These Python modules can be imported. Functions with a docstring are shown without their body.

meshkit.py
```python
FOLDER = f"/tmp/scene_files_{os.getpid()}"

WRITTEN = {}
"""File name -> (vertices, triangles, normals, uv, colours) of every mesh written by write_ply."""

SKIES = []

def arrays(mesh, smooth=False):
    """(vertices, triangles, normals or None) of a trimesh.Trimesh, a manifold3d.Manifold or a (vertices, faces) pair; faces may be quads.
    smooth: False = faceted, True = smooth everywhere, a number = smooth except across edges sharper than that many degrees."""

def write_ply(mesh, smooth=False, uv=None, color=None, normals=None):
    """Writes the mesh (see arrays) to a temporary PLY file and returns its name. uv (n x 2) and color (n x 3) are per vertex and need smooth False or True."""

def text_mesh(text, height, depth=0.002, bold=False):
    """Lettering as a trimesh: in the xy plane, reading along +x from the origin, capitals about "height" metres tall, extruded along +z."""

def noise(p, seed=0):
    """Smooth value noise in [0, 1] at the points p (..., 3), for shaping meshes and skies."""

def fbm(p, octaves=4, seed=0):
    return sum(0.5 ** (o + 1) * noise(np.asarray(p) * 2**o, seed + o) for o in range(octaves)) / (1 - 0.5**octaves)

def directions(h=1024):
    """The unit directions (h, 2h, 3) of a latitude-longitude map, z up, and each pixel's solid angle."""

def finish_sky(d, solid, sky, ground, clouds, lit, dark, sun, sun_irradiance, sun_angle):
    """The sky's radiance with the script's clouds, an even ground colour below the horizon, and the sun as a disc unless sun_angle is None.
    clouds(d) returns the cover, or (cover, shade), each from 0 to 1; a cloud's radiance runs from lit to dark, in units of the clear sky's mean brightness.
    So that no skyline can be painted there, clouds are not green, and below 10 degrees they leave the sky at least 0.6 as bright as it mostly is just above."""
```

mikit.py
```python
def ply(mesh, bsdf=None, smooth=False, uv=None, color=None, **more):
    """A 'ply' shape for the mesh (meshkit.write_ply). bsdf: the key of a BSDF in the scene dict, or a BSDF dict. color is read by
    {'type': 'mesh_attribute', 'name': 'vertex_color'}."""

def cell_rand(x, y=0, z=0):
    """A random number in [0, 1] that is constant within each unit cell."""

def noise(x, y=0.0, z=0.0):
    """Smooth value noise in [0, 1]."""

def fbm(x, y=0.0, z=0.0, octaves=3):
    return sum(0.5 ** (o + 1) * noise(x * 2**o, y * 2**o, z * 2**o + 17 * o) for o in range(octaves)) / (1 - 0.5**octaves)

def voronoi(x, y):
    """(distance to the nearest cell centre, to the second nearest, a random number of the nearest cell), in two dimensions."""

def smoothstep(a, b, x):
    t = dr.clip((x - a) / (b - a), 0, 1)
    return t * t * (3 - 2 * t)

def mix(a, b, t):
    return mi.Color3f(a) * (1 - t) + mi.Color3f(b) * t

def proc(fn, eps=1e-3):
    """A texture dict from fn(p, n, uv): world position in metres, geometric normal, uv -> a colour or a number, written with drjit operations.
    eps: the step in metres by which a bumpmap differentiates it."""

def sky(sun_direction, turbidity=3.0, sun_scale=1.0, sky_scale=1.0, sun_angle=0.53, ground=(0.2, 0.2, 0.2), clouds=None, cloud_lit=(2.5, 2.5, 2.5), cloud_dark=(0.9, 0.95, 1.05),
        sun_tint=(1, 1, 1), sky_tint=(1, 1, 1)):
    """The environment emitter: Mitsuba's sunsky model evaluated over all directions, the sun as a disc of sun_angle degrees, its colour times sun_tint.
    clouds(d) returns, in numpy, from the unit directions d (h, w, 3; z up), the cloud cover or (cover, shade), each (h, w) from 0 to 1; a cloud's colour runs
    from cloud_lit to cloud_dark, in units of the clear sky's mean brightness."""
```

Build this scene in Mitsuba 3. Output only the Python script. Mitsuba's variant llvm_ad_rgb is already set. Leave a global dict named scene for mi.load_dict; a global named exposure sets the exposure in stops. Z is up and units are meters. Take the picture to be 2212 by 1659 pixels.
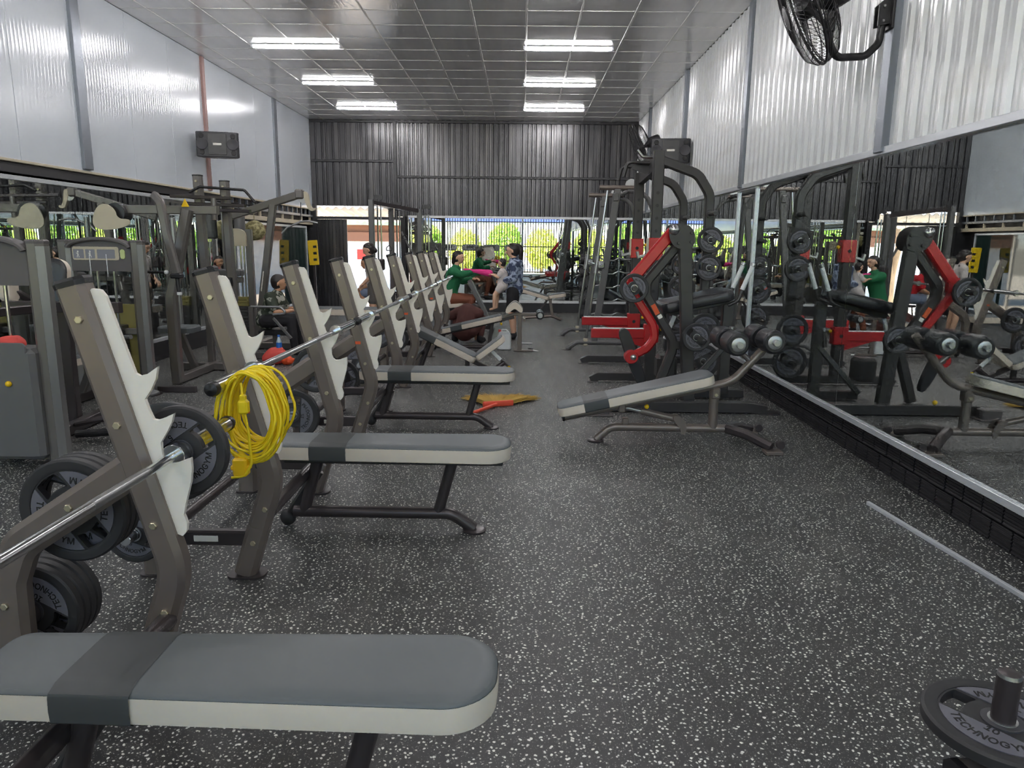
import math, random
import numpy as np, trimesh, manifold3d as m3
import mitsuba as mi, mikit, meshkit
import drjit as dr
from shapely.geometry import Polygon, Point, box as sbox
from shapely import affinity
from mikit import noise, fbm, voronoi, smoothstep, mix, cell_rand
rng = random.Random(7)
T = mi.ScalarTransform4f
scene, labels = {'type': 'scene'}, {}

# ---------------------------------------------------------------- camera, sky, exposure
PITCH, YAW, ROLL, EYE = 0.193535, 0.011895, 0.011268, np.array([0, 0, 1.5])
_f = np.array([-math.sin(YAW)*math.cos(PITCH), math.cos(YAW)*math.cos(PITCH), -math.sin(PITCH)])
_r = np.array([math.cos(YAW), math.sin(YAW), 0]); _u = np.cross(_r, _f)
_r2 = math.cos(ROLL)*_r + math.sin(ROLL)*_u; _u2 = math.cos(ROLL)*_u - math.sin(ROLL)*_r
_m = np.eye(4); _m[:3, 0], _m[:3, 1], _m[:3, 2], _m[:3, 3] = -_r2, _u2, _f, EYE
scene['camera'] = {'type': 'perspective', 'fov': math.degrees(2*math.atan(1106/1548.6)), 'fov_axis': 'x',
                   'near_clip': 0.05, 'far_clip': 500.0, 'to_world': T(_m)}
SUN = (-0.45, 0.30, 0.84)
scene['sky'] = mikit.sky(SUN, turbidity=4.0, sun_scale=9.0, sky_scale=15.0, ground=(0.3, 0.29, 0.26), sky_tint=(1.0, .90, .78))
exposure = 0.7
LAMP = 60.0          # radiance of the ceiling tubes

# ---------------------------------------------------------------- materials
def lin(c): return [((v/255)/12.92 if v <= 10 else ((v/255+.055)/1.055)**2.4) for v in c]
def mat(name, c, rough=.5, metal=0., spec=.5, **kw):
    base = c if isinstance(c, dict) else {'type': 'rgb', 'value': lin(c)}
    d = {'type': 'principled', 'base_color': base, 'roughness': rough, 'metallic': metal, 'specular': spec}
    bump = kw.pop('bump', None); d.update(kw)
    if bump: d = {'type': 'bumpmap', 'arbitrary': bump[0], 'scale': bump[1], 'nested_bsdf': d}
    scene[name] = {'type': 'twosided', 'bsdf': d}
    return name

def floor_col(p, n, uv):
    wx = p.x + .006*noise(p.x*90, p.y*90, 3.); wy = p.y + .006*noise(p.x*90, p.y*90, 9.)
    d1, _, r1 = voronoi(wx*62, wy*62)
    s1 = smoothstep(.02, -.02, d1 - (.09 + .20*r1)) * smoothstep(.34, .36, cell_rand(dr.floor(r1*5000), 4, 1))
    d2, _, r2 = voronoi(wx*120 + 31, wy*120 + 7)
    s2 = smoothstep(.03, -.03, d2 - .22*r2) * smoothstep(.40, .45, r2)
    tone = .75 + .5*r1
    big = fbm(p.x*.9, p.y*.9, 0., 3)
    base = mix((.018, .018, .0188), (.030, .030, .0308), big)
    scuff = smoothstep(.62, .8, fbm(p.x*3.1+5, p.y*2.3, 4., 4))
    base = mix(base, (.075, .074, .072), scuff*.35)
    return mix(mix(base, (.20, .195, .18), s2*.8), mi.Color3f(.58, .57, .53)*tone, s1)
mat('rubber_floor', mikit.proc(floor_col), .5, spec=.5)
mat('seam_dust', (126, 126, 124), .8)
def cell(p): return p
def ceil_col(p, n, uv):
    v = .84 + .10*fbm(p.x*14., p.y*1.2, 2., 3) + .03*cell_rand(dr.floor(p.x/.612+50.5), dr.floor(p.y/.565), 2)
    return mi.Color3f(v, v*.985, v*.97)
def ceil_bump(p, n, uv): return fbm(p.x*55., p.y*9., 1., 3)
mat('ceiling_tile', mikit.proc(ceil_col), .16, .12, .9, bump=(mikit.proc(ceil_bump, 4e-3), .0011))
mat('ceiling_runner', (240, 238, 234), .4, .0)
def lw_bump(p, n, uv):
    s = dr.sin(p.y*2*math.pi/.105); return dr.power(dr.abs(s), 6.) + .35*fbm(p.y*5., p.z*1.5, 0., 2)
mat('white_gloss_panel', (212, 218, 225), .19, 0., .6, bump=(mikit.proc(lw_bump, 2e-3), .0012))
def rw_col(p, n, uv):
    t = smoothstep(.55, .8, fbm(p.y*1.2, p.z*5., 3., 3))
    return mix((.68, .69, .69), (.60, .59, .56), t*.5)
mat('white_ribbed_sheet', mikit.proc(rw_col), .24, .15, .6)
mat('steel_post', (128, 134, 142), .38, .6)
mat('rust_post', (150, 120, 116), .5, .3)
def black_col(p, n, uv):
    s = fbm(p.x*8., p.z*.7, 1., 3); return mix((.02, .02, .023), (.075, .073, .075), smoothstep(.35, .8, s))
mat('black_sheet', mikit.proc(black_col), .30, .35, .7)
mat('black_paint', (26, 26, 29), .45)
def brick_bump(p, n, uv): return dr.power(dr.abs(dr.sin(p.z*math.pi/.0225)), .5) + .3*noise(p.y*200, p.z*200)
mat('black_brick', (23, 23, 26), .5, bump=(mikit.proc(brick_bump, 1e-3), .004))
mat('mortar_black', (14, 14, 16), .8)
mat('aluminium_trim', (205, 208, 212), .3, .35)
mat('white_trim', (222, 224, 226), .35)
mat('beige_trim', (190, 180, 158), .5)
scene['mirror_glass'] = {'type': 'twosided', 'bsdf': {'type': 'conductor', 'material': 'none', 'specular_reflectance': {'type': 'rgb', 'value': [.78, .825, .81]}}}
mat('frame_bronze', (121, 112, 106), .30, .5)
mat('machine_grey', (112, 108, 105), .31, .5)
mat('teal_glass', (18, 34, 33), .04, 0., .9)
mat('frame_dark', (66, 61, 62), .30, .5)
mat('black_powder', (46, 45, 45), .36, .1)
mat('red_powder', (172, 24, 30), .28, .1, clearcoat=.6, clearcoat_gloss=.8)
mat('chrome', (205, 205, 205), .14, 1.)
mat('brushed_steel', (172, 172, 172), .32, .9)
mat('bolt_steel', (196, 186, 160), .3, .8)
mat('hook_plate', (234, 226, 214), .45, .05)
def pad_bump(p, n, uv): return noise(p.x*700, p.y*700, p.z*700)
mat('pad_grey', (86, 91, 93), .5, spec=.5)
mat('pad_beige', (216, 203, 187), .5)
mat('pad_black', (60, 63, 64), .5)
mat('vinyl_black', (30, 31, 34), .3)
mat('rubber_black', (33, 33, 35), .55)
mat('plate_grey', (92, 92, 100), .5)
mat('plate_dark', (52, 52, 56), .5)
mat('ink_black', (14, 14, 15), .6)
mat('plastic_black', (22, 22, 24), .4)
mat('plastic_grey', (84, 80, 80), .42)
mat('shroud_grey', (92, 92, 92), .4)
mat('knob_yellow', (236, 190, 20), .35)
mat('cord_yellow', (236, 208, 24), .45)
mat('sticker_orange', (206, 84, 40), .5)
mat('sticker_white', (226, 222, 214), .5)
mat('placard_grey', (126, 126, 134), .4)
mat('label_green', (196, 206, 140), .5)
mat('cloth_coral', (205, 74, 66), .7)
mat('orange_cloth', (228, 84, 40), .6)
mat('white_plastic', (222, 224, 224), .4)
mat('straw', (202, 166, 84), .7)
mat('orange_plastic', (240, 92, 66), .4)
mat('blue_plastic', (40, 110, 200), .3)
mat('yellow_panel', (240, 200, 30), .45)
mat('olive_panel', (126, 118, 66), .45)
mat('burlap', mikit.proc(lambda p, n, uv: mix((.16, .14, .06), (.42, .38, .2), smoothstep(.3, .7, fbm(p.x*30, p.y*30, p.z*30, 3)))), .8)
mat('speaker_black', (30, 31, 36), .45)
mat('speaker_cone', (58, 58, 62), .6)
mat('skin', (216, 172, 144), .5)
mat('skin_tan', (198, 148, 116), .5)
mat('hair_black', (28, 22, 20), .45)
mat('cloth_green', (28, 104, 66), .8)
mat('cloth_brown', (72, 38, 34), .8)
mat('legging_brown', (122, 70, 50), .7)
mat('cloth_black', (22, 22, 26), .8)
mat('cloth_red', (196, 30, 40), .75)
mat('cloth_pale', (206, 196, 192), .8)
mat('cloth_grey', (92, 88, 84), .8)
mat('denim', (112, 124, 146), .8)
mat('towel_pink', (232, 60, 140), .8)
mat('cloth_tiedye', mikit.proc(lambda p, n, uv: mix((.035, .05, .10), (.34, .40, .52), smoothstep(.4, .62, fbm(p.x*17, p.y*17, p.z*17, 3)))), .8)
mat('cloth_camo', mikit.proc(lambda p, n, uv: mix((.03, .04, .025), (.42, .42, .36), smoothstep(.5, .6, fbm(p.x*16, p.y*16, p.z*16, 3)))), .8)
mat('eye_dark', (20, 16, 14), .3)
mat('lip', (170, 96, 86), .5)
mat('lamp_housing', (236, 238, 240), .4)
mat('concrete', (186, 180, 170), .8)
mat('plaster_white', (232, 230, 226), .8)
mat('fascia_brown', (136, 96, 76), .7)
mat('fascia_green', (172, 212, 176), .7)
mat('roof_white', (226, 222, 214), .6)
mat('roof_blue', (96, 116, 214), .5)
mat('bark', mikit.proc(lambda p, n, uv: mix((.30, .19, .10), (.52, .38, .24), fbm(p.x*9, p.y*9, p.z*3, 4))), .8)
def leaf(name, c): scene[name] = {'type': 'principledthin', 'base_color': {'type': 'rgb', 'value': lin(c)}, 'roughness': .5, 'diff_trans': .9}
leaf('leaf_green', (184, 212, 120)); leaf('leaf_yellow', (224, 232, 150))
scene['tube_lit'] = {'type': 'diffuse', 'reflectance': {'type': 'rgb', 'value': .8}}
scene['clear_plastic'] = {'type': 'thindielectric'}
mat('bottle_clear', (180, 200, 214), .15, spec=.8)

# ---------------------------------------------------------------- mesh helpers: a mesh is (vertices, triangles)
def join(*ms):
    V, F, o = [], [], 0
    for v, f in ms:
        V.append(v); F.append(np.asarray(f)+o); o += len(v)
    return np.vstack(V), np.vstack(F)
def xf(m, M):
    M = np.asarray(M.matrix if hasattr(M, 'matrix') else M, float).reshape(4, 4)
    v = m[0] @ M[:3, :3].T + M[:3, 3]
    return v, (m[1][:, ::-1] if np.linalg.det(M[:3, :3]) < 0 else m[1])
def mv(m, x=0, y=0, z=0): return m[0]+np.array([x, y, z]), m[1]
def nv(v): v = np.asarray(v, float); return v/(np.linalg.norm(v)+1e-12)
def frame(o, z, x=None):
    z = nv(z); x = np.array([1., 0, 0]) if x is None and abs(z[0]) < .9 else (np.array([0, 1., 0]) if x is None else np.asarray(x, float))
    x = nv(x - z*np.dot(x, z)); M = np.eye(4); M[:3, 0], M[:3, 1], M[:3, 2], M[:3, 3] = x, np.cross(z, x), z, o
    return M
def rotz(a, o=(0, 0, 0)): return np.asarray((T().translate(list(o)).rotate([0, 0, 1], a)).matrix, float).reshape(4, 4)
_cb = np.array([[sx*(1 if k == 0 else 0), sy*(1 if k == 1 else 0), sz*(1 if k == 2 else 0), sx, sy, sz] for sx in (-1, 1) for sy in (-1, 1) for sz in (-1, 1) for k in range(3)], float)
_pts = np.where(_cb[:, :3] != 0, _cb[:, 3:]*1.0, _cb[:, 3:]*.7)
_h = trimesh.Trimesh(_pts, trimesh.convex.convex_hull(_pts).faces, process=False) if False else None
from scipy.spatial import ConvexHull
_hf = ConvexHull(_pts).simplices.copy()
for _i, _t in enumerate(_hf):
    a, b, c = _pts[_t]
    if np.dot(np.cross(b-a, c-a), a+b+c) < 0: _hf[_i] = _t[::-1]
def cbox(x0, x1, y0, y1, z0, z1, b=.004):
    h = np.array([x1-x0, y1-y0, z1-z0])/2; b = min(b, .45*h.min())
    v = np.where(_cb[:, :3] != 0, _cb[:, 3:]*h, _cb[:, 3:]*(h-b))
    return v + np.array([x0+x1, y0+y1, z0+z1])/2, _hf
def circ(r, n=12, ph=0.): a = np.arange(n)*2*math.pi/n + ph; return np.c_[r*np.cos(a), r*np.sin(a)]
def octo(w, h, c=.006):
    w, h = w/2, h/2
    return np.array([(w, -h+c), (w, h-c), (w-c, h), (-w+c, h), (-w, h-c), (-w, -h+c), (-w+c, -h), (w-c, -h)])
def fillet(P, r, k=6):
    P = [np.asarray(p, float) for p in P]; out = [P[0]]
    for i in range(1, len(P)-1):
        a, b = nv(P[i-1]-P[i]), nv(P[i+1]-P[i]); ang = math.acos(np.clip(np.dot(a, b), -1, 1))
        if ang > math.pi-.02: out.append(P[i]); continue
        rr = r[i-1] if isinstance(r, (list, tuple)) else r
        d = min(rr/math.tan(ang/2), .48*np.linalg.norm(P[i-1]-P[i]), .48*np.linalg.norm(P[i+1]-P[i])); rr = d*math.tan(ang/2)
        c = P[i] + nv(a+b)*rr/math.sin(ang/2); u, w = P[i]+a*d-c, P[i]+b*d-c; tot = math.acos(np.clip(np.dot(nv(u), nv(w)), -1, 1))
        for s in np.linspace(0, 1, k+1): out.append(c + (math.sin((1-s)*tot)*u + math.sin(s*tot)*w)/math.sin(tot))
    out.append(P[-1]); return np.array(out)
def sweep(P, prof, nrm=None, closed=False, scale=None):
    P = np.asarray(P, float); n, m = len(P), len(prof)
    if closed: seg = np.roll(P, -1, 0)-P; seg /= np.linalg.norm(seg, axis=1, keepdims=True)+1e-12; t = seg + np.roll(seg, 1, 0)
    else:
        seg = np.diff(P, axis=0); seg /= np.linalg.norm(seg, axis=1, keepdims=True)+1e-12
        t = np.vstack([seg[:1], seg[:-1]+seg[1:], seg[-1:]])
    half = np.linalg.norm(t, axis=1, keepdims=True)/2; t = t/(2*half+1e-12)
    if not closed: half[0] = half[-1] = 1
    A = np.zeros_like(t)
    if nrm is None:
        a = np.cross(t[0], [0, 0, 1.] if abs(t[0][2]) < .9 else [1., 0, 0])
        for i in range(n): a = a - t[i]*np.dot(a, t[i]); a = nv(a); A[i] = a
    else:
        nrm = np.asarray(nrm, float); A = nrm - t*(t@nrm)[:, None]; A /= np.linalg.norm(A, axis=1, keepdims=True)+1e-12
    B = np.cross(t, A)/np.maximum(half, .5) if nrm is not None else np.cross(t, A)
    pr = np.asarray(prof, float)[None]*(np.ones((n, 1, 1)) if scale is None else np.asarray(scale, float)[:, None, None])
    V = (P[:, None] + pr[..., :1]*A[:, None] + pr[..., 1:]*B[:, None]).reshape(-1, 3)
    i, j = np.meshgrid(np.arange(n if closed else n-1), np.arange(m), indexing='ij'); i2, j2 = (i+1) % n, (j+1) % m
    a, b, c, d = (x.ravel() for x in (i*m+j, i*m+j2, i2*m+j2, i2*m+j))
    F = np.vstack([np.c_[a, b, c], np.c_[a, c, d]])
    if not closed:
        k = np.arange(1, m-1); F = np.vstack([F, np.c_[0*k, k+1, k], np.c_[0*k, k, k+1]+(n-1)*m])
    return V, F
def tube(P, r, fr=0., n=12, k=6, nrm=None): return sweep(fillet(P, fr, k) if fr else P, circ(r, n), nrm)
def bar(P, w, h, nrm=(0, 1, 0), fr=0., c=.006, k=6): return sweep(fillet(P, fr, k) if fr else P, octo(w, h, c), nrm)   # w along nrm
def cyl(p0, p1, r, n=20, ch=.002):
    p0, p1 = np.asarray(p0, float), np.asarray(p1, float); d = nv(p1-p0); c = min(ch, r*.4, np.linalg.norm(p1-p0)*.4)
    return sweep([p0, p0+d*c, p1-d*c, p1], circ(r, n), scale=[(r-c)/r, 1, 1, (r-c)/r])
def lathe(pr, o=(0, 0, 0), ax=(0, 0, 1), n=32):
    pr = np.asarray(pr, float); a = np.arange(n)*2*math.pi/n; m = len(pr)
    V = np.stack([pr[:, None, 0]*np.cos(a), pr[:, None, 0]*np.sin(a), np.repeat(pr[:, 1:2], n, 1)], -1).reshape(-1, 3)
    i, j = np.meshgrid(np.arange(m-1), np.arange(n), indexing='ij'); j2 = (j+1) % n
    a_, b, c, d = (x.ravel() for x in (i*n+j, i*n+j2, (i+1)*n+j2, (i+1)*n+j))
    F = np.vstack([np.c_[a_, b, c], np.c_[a_, c, d]]); v = V[F]
    F = F[np.linalg.norm(np.cross(v[:, 1]-v[:, 0], v[:, 2]-v[:, 0]), axis=1) > 1e-12]
    return xf((V, F), frame(o, ax))
def prism(poly, t0, t1, M=None):
    g = poly if hasattr(poly, 'exterior') else Polygon(poly)
    if not g.is_valid: g = g.buffer(0)
    m = trimesh.creation.extrude_polygon(g, t1-t0, engine='earcut'); r = (np.array(m.vertices)+[0, 0, t0], np.array(m.faces))
    return r if M is None else xf(r, M)
XZ = lambda y=0: np.array([[1., 0, 0, 0], [0, 0, -1, y], [0, 1, 0, 0], [0, 0, 0, 1]])   # (x, z) polygon, thickness runs to -y
YZ = lambda x=0: np.array([[0, 0, 1., x], [1, 0, 0, 0], [0, 1, 0, 0], [0, 0, 0, 1]])    # (y, z) polygon, thickness runs to +x
def chaikin(P, it=2):
    P = np.asarray(P, float)
    for _ in range(it): Q = np.roll(P, -1, 0); P = np.stack([.75*P+.25*Q, .25*P+.75*Q], 1).reshape(-1, 2)
    return P
def rrect(w, h, r, n=6):
    out = []
    for cx, cy, a0 in ((w/2-r, -h/2+r, -90), (w/2-r, h/2-r, 0), (-w/2+r, h/2-r, 90), (-w/2+r, -h/2+r, 180)):
        for k in range(n+1): a = math.radians(a0+90*k/n); out.append((cx+r*math.cos(a), cy+r*math.sin(a)))
    return np.array(out)
def inset(P, d):
    t = np.roll(P, -1, 0)-np.roll(P, 1, 0); t /= np.linalg.norm(t, axis=1, keepdims=True)+1e-12
    return P + d*np.c_[-t[:, 1], t[:, 0]]          # outline runs counter-clockwise
def layers(out, lv, cap0=True, cap1=True):
    """stack of the outline's insets [(z, inset)], as a rounded cushion or a board"""
    n = len(out); V = np.vstack([np.c_[inset(out, d), np.full(n, z)] for z, d in lv]); F = []
    for i in range(len(lv)-1):
        j = np.arange(n); j2 = (j+1) % n; a, b, c, d = i*n+j, i*n+j2, (i+1)*n+j2, (i+1)*n+j
        F += [np.c_[a, b, c], np.c_[a, c, d]]
    if cap0: V = np.vstack([V, [*out.mean(0), lv[0][0]]]); j = np.arange(n); F.append(np.c_[0*j+len(V)-1, (j+1) % n, j])
    if cap1: V = np.vstack([V, [*out.mean(0), lv[-1][0]]]); j = np.arange(n)+(len(lv)-1)*n; F.append(np.c_[0*j+len(V)-1, j, (np.arange(n)+1) % n+(len(lv)-1)*n])
    return V, np.vstack(F)
def ball(o, r, s=(1, 1, 1), sub=2):
    m = trimesh.creation.icosphere(subdivisions=sub); return np.array(m.vertices)*r*np.array(s)+np.array(o), np.array(m.faces)
def flesh(bones, res=.02, it=8):
    """one smooth surface from bones (p0, r0, p1, r1): hulls of spheres, joined, refined and relaxed"""
    parts = []
    for p0, r0, p1, r1 in bones:
        s0 = m3.Manifold.sphere(r0, 14).translate(list(map(float, p0))); s1 = m3.Manifold.sphere(r1, 14).translate(list(map(float, p1)))
        parts.append(m3.Manifold.batch_hull([s0, s1]))
    m = m3.Manifold.batch_boolean(parts, m3.OpType.Add).refine_to_length(res).to_mesh()
    t = trimesh.Trimesh(m.vert_properties[:, :3], m.tri_verts, process=True)
    trimesh.smoothing.filter_taubin(t, lamb=.5, nu=.52, iterations=it)
    return np.array(t.vertices), np.array(t.faces)

# ---------------------------------------------------------------- scene helpers
_used = {}
def uniq(base):
    n = _used.get(base, 0); _used[base] = n+1
    return base if n == 0 else f'{base}_{n:03d}'
def say(key, label=None, cat=None, group=None, kind=None):
    d = {k: v for k, v in (('label', label), ('category', cat), ('group', group), ('kind', kind)) if v}
    if d: labels[key] = {**labels.get(key, {}), **d}
def solo(base, m, mt, label, cat, group=None, smooth=30, kind=None, **more):
    key = uniq(base); scene[key] = mikit.ply(m, mt, smooth, **more); say(key, label, cat, group, kind); return key
def part(parent, name, m, mt, smooth=30, label=None, kind=None, **more):
    key = uniq(parent+'__'+name); scene[key] = mikit.ply(m, mt, smooth, **more)
    if label or kind: say(key, label, kind=kind)
    return key
def thing(base, label, cat, group=None): key = uniq(base); say(key, label, cat, group); return key
class Kit:
    """parts built once; put() places a copy under a name of its own"""
    def __init__(s): s.items, s.n = [], {}
    def p(s, name, m, mt, smooth=30, up=None, label=None):
        path = (up+'__' if up else '')+name; k = s.n.get(path, 0); s.n[path] = k+1
        path = path if k == 0 else f'{path}_{k:03d}'
        s.items.append((path, mikit.ply(m, mt, smooth), label)); return path
    def put(s, base, label, cat, group=None, M=None, skip=()):
        key = thing(base, label, cat, group)
        for path, d, lab in s.items:
            if path.split('__')[0] in skip: continue
            scene[key+'__'+path] = d if M is None else {**d, 'to_world': M if isinstance(M, T) else T(np.asarray(M, float))}
            if lab: say(key+'__'+path, lab)
        return key
def struct(key, m, mt, smooth=False): scene[key] = mikit.ply(m, mt, smooth); say(key, kind='structure'); _used[key] = 1; return key
# ---------------------------------------------------------------- the room
XL, XR, YB, YF, ZC = -4.58, 2.42, -4.6, 16.0, 4.05
struct('floor', cbox(-5.1, 2.75, YB-.3, YF+.1, -.10, -.0025), 'seam_dust')
xs = [-5.02, -3.945, -2.87, -1.795, -.72, .355, 1.43, 2.505]; ys = [YB-.2, -2.46, 2.24, 6.94, 11.65, YF+.02]
for a, b in zip(xs, xs[1:]):
    for c, d in zip(ys, ys[1:]):
        part('floor', 'mat', cbox(a+.001, b-.001, c+.0005, d-.0005, -.012, 0, .0008), 'rubber_floor', False)
# ceiling: sheet, runners and tiles
struct('ceiling', cbox(-4.9, 2.7, YB, YF+.05, ZC+.012, ZC+.08), 'ceiling_tile')
gx = [-4.58] + [-4.27+.612*k for k in range(11)] + [2.42]
gy = [YF-.565*k for k in range(21)][::-1]
for a, b in zip(gx, gx[1:]):
    for c, d in zip(gy, gy[1:]):
        if b-a > .08: part('ceiling', 'tile', cbox(a+.004, b-.004, c+.004, d-.004, ZC+rng.uniform(0, .0015), ZC+.014, .002), 'ceiling_tile', False)
for x in gx[1:-1]: part('ceiling', 'runner', cbox(x-.011, x+.011, gy[0], YF, ZC-.006, ZC+.005, .002), 'ceiling_runner', False)
for y in gy[:-1]: part('ceiling', 'cross_runner', cbox(XL, XR, y-.009, y+.009, ZC-.004, ZC+.005, .002), 'ceiling_runner', False)
# lamps
lk = Kit()
def lamp(x0, x1, y, lab):
    k = thing('ceiling_lamp', lab, 'lamp', 'tube lamps on the ceiling')
    part(k, 'housing', cbox(x0-.02, x1+.02, y-.03, y+.03, ZC-.016, ZC-.004, .004), 'lamp_housing')
    for e in (x0-.012, x1+.012): part(k, 'end_cap', cbox(e-.012, e+.012, y-.02, y+.02, ZC-.05, ZC-.008, .004), 'lamp_housing')
    part(k, 'tube', cyl((x0, y, ZC-.034), (x1, y, ZC-.034), .0175, 12), 'tube_lit', emitter={'type': 'area', 'radiance': {'type': 'rgb', 'value': [LAMP*1.03, LAMP, LAMP*1.01]}})
side = {0: 'left', 1: 'right'}
rows = {14.5: 'farthest', 12.3: 'middle', 10.1: 'nearest'}
for i, y in enumerate([14.5, 12.3, 10.1, 7.9, 5.7, 3.5, 1.3, -.9, -3.1]):
    for s, (x0, x1) in enumerate(((-3.59, -2.45), (0.0, 1.14))):
        lab = (f'white tube lamp on the ceiling, {rows[y]} of the three lit on the {side[s]}' if y in rows else
               ('white tube lamp on the ceiling at the top edge of the photo' if y == 7.9 and s else f'{side[s]} white ceiling tube lamp, '+('', '', '', 'first', 'second', 'third', 'fourth', 'fifth', 'sixth')[i]+' row nearer than the lit lamps in view'))
        lamp(x0, x1, y, lab)
# left wall: black backing, base, glossy white panels, posts
struct('wall_left', cbox(XL-.30, XL-.16, YB, YF, -.05, ZC+.05), 'black_paint')
seams = [YB]; y = YB
posts = [1.75, 4.75, 7.75, 10.75, 13.75]
for p in [-4.25, -1.25]+posts+[16.75]:
    for k in range(3):
        q = p-3+k*1.0
        if YB+.2 < q < YF: seams.append(q)
seams = sorted(set(round(s, 3) for s in seams))+[YF]
for a, b in zip(seams, seams[1:]): part('wall_left', 'panel', cbox(XL-.05, XL, a+.002, b-.002, 2.19, ZC-.002, .003), 'white_gloss_panel', False)
for p in posts:
    rust = p == 10.75
    part('wall_left', 'post', cbox(XL-.02, XL+.035, p-(.04 if rust else .075), p+(.04 if rust else .075), 2.21, ZC-.01, .004), 'rust_post' if rust else 'steel_post', False)
part('wall_left', 'edge_trim', cbox(XL-.04, XL+.018, YB, YF, 2.17, 2.195, .004), 'beige_trim', False)
part('wall_left', 'edge_trim', cbox(XL-.06, XL-.01, YB, 11.2, 2.075, 2.17, .004), 'black_paint', False)
part('wall_left', 'base', cbox(XL-.06, XL+.02, YB, YF, 0.0, .235, .004), 'black_paint', False)
for z, h, mt in ((2.035, .05, 'steel_post'), (1.885, .075, 'beige_trim')):
    part('wall_left', 'transom_rail', cbox(XL-.06, XL+.005, 11.2, YF, z-h/2, z+h/2, .004), mt, False)
for k in range(16):
    q = 11.35+.3*k
    part('wall_left', 'transom_stud', cbox(XL-.05, XL-.01, q-.015, q+.015, 2.06, 2.17, .003), 'steel_post', False)
    if k % 2: part('wall_left', 'transom_stud', cbox(XL-.05, XL-.01, q-.02, q+.02, 1.92, 2.01, .003), 'beige_trim', False)
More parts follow.
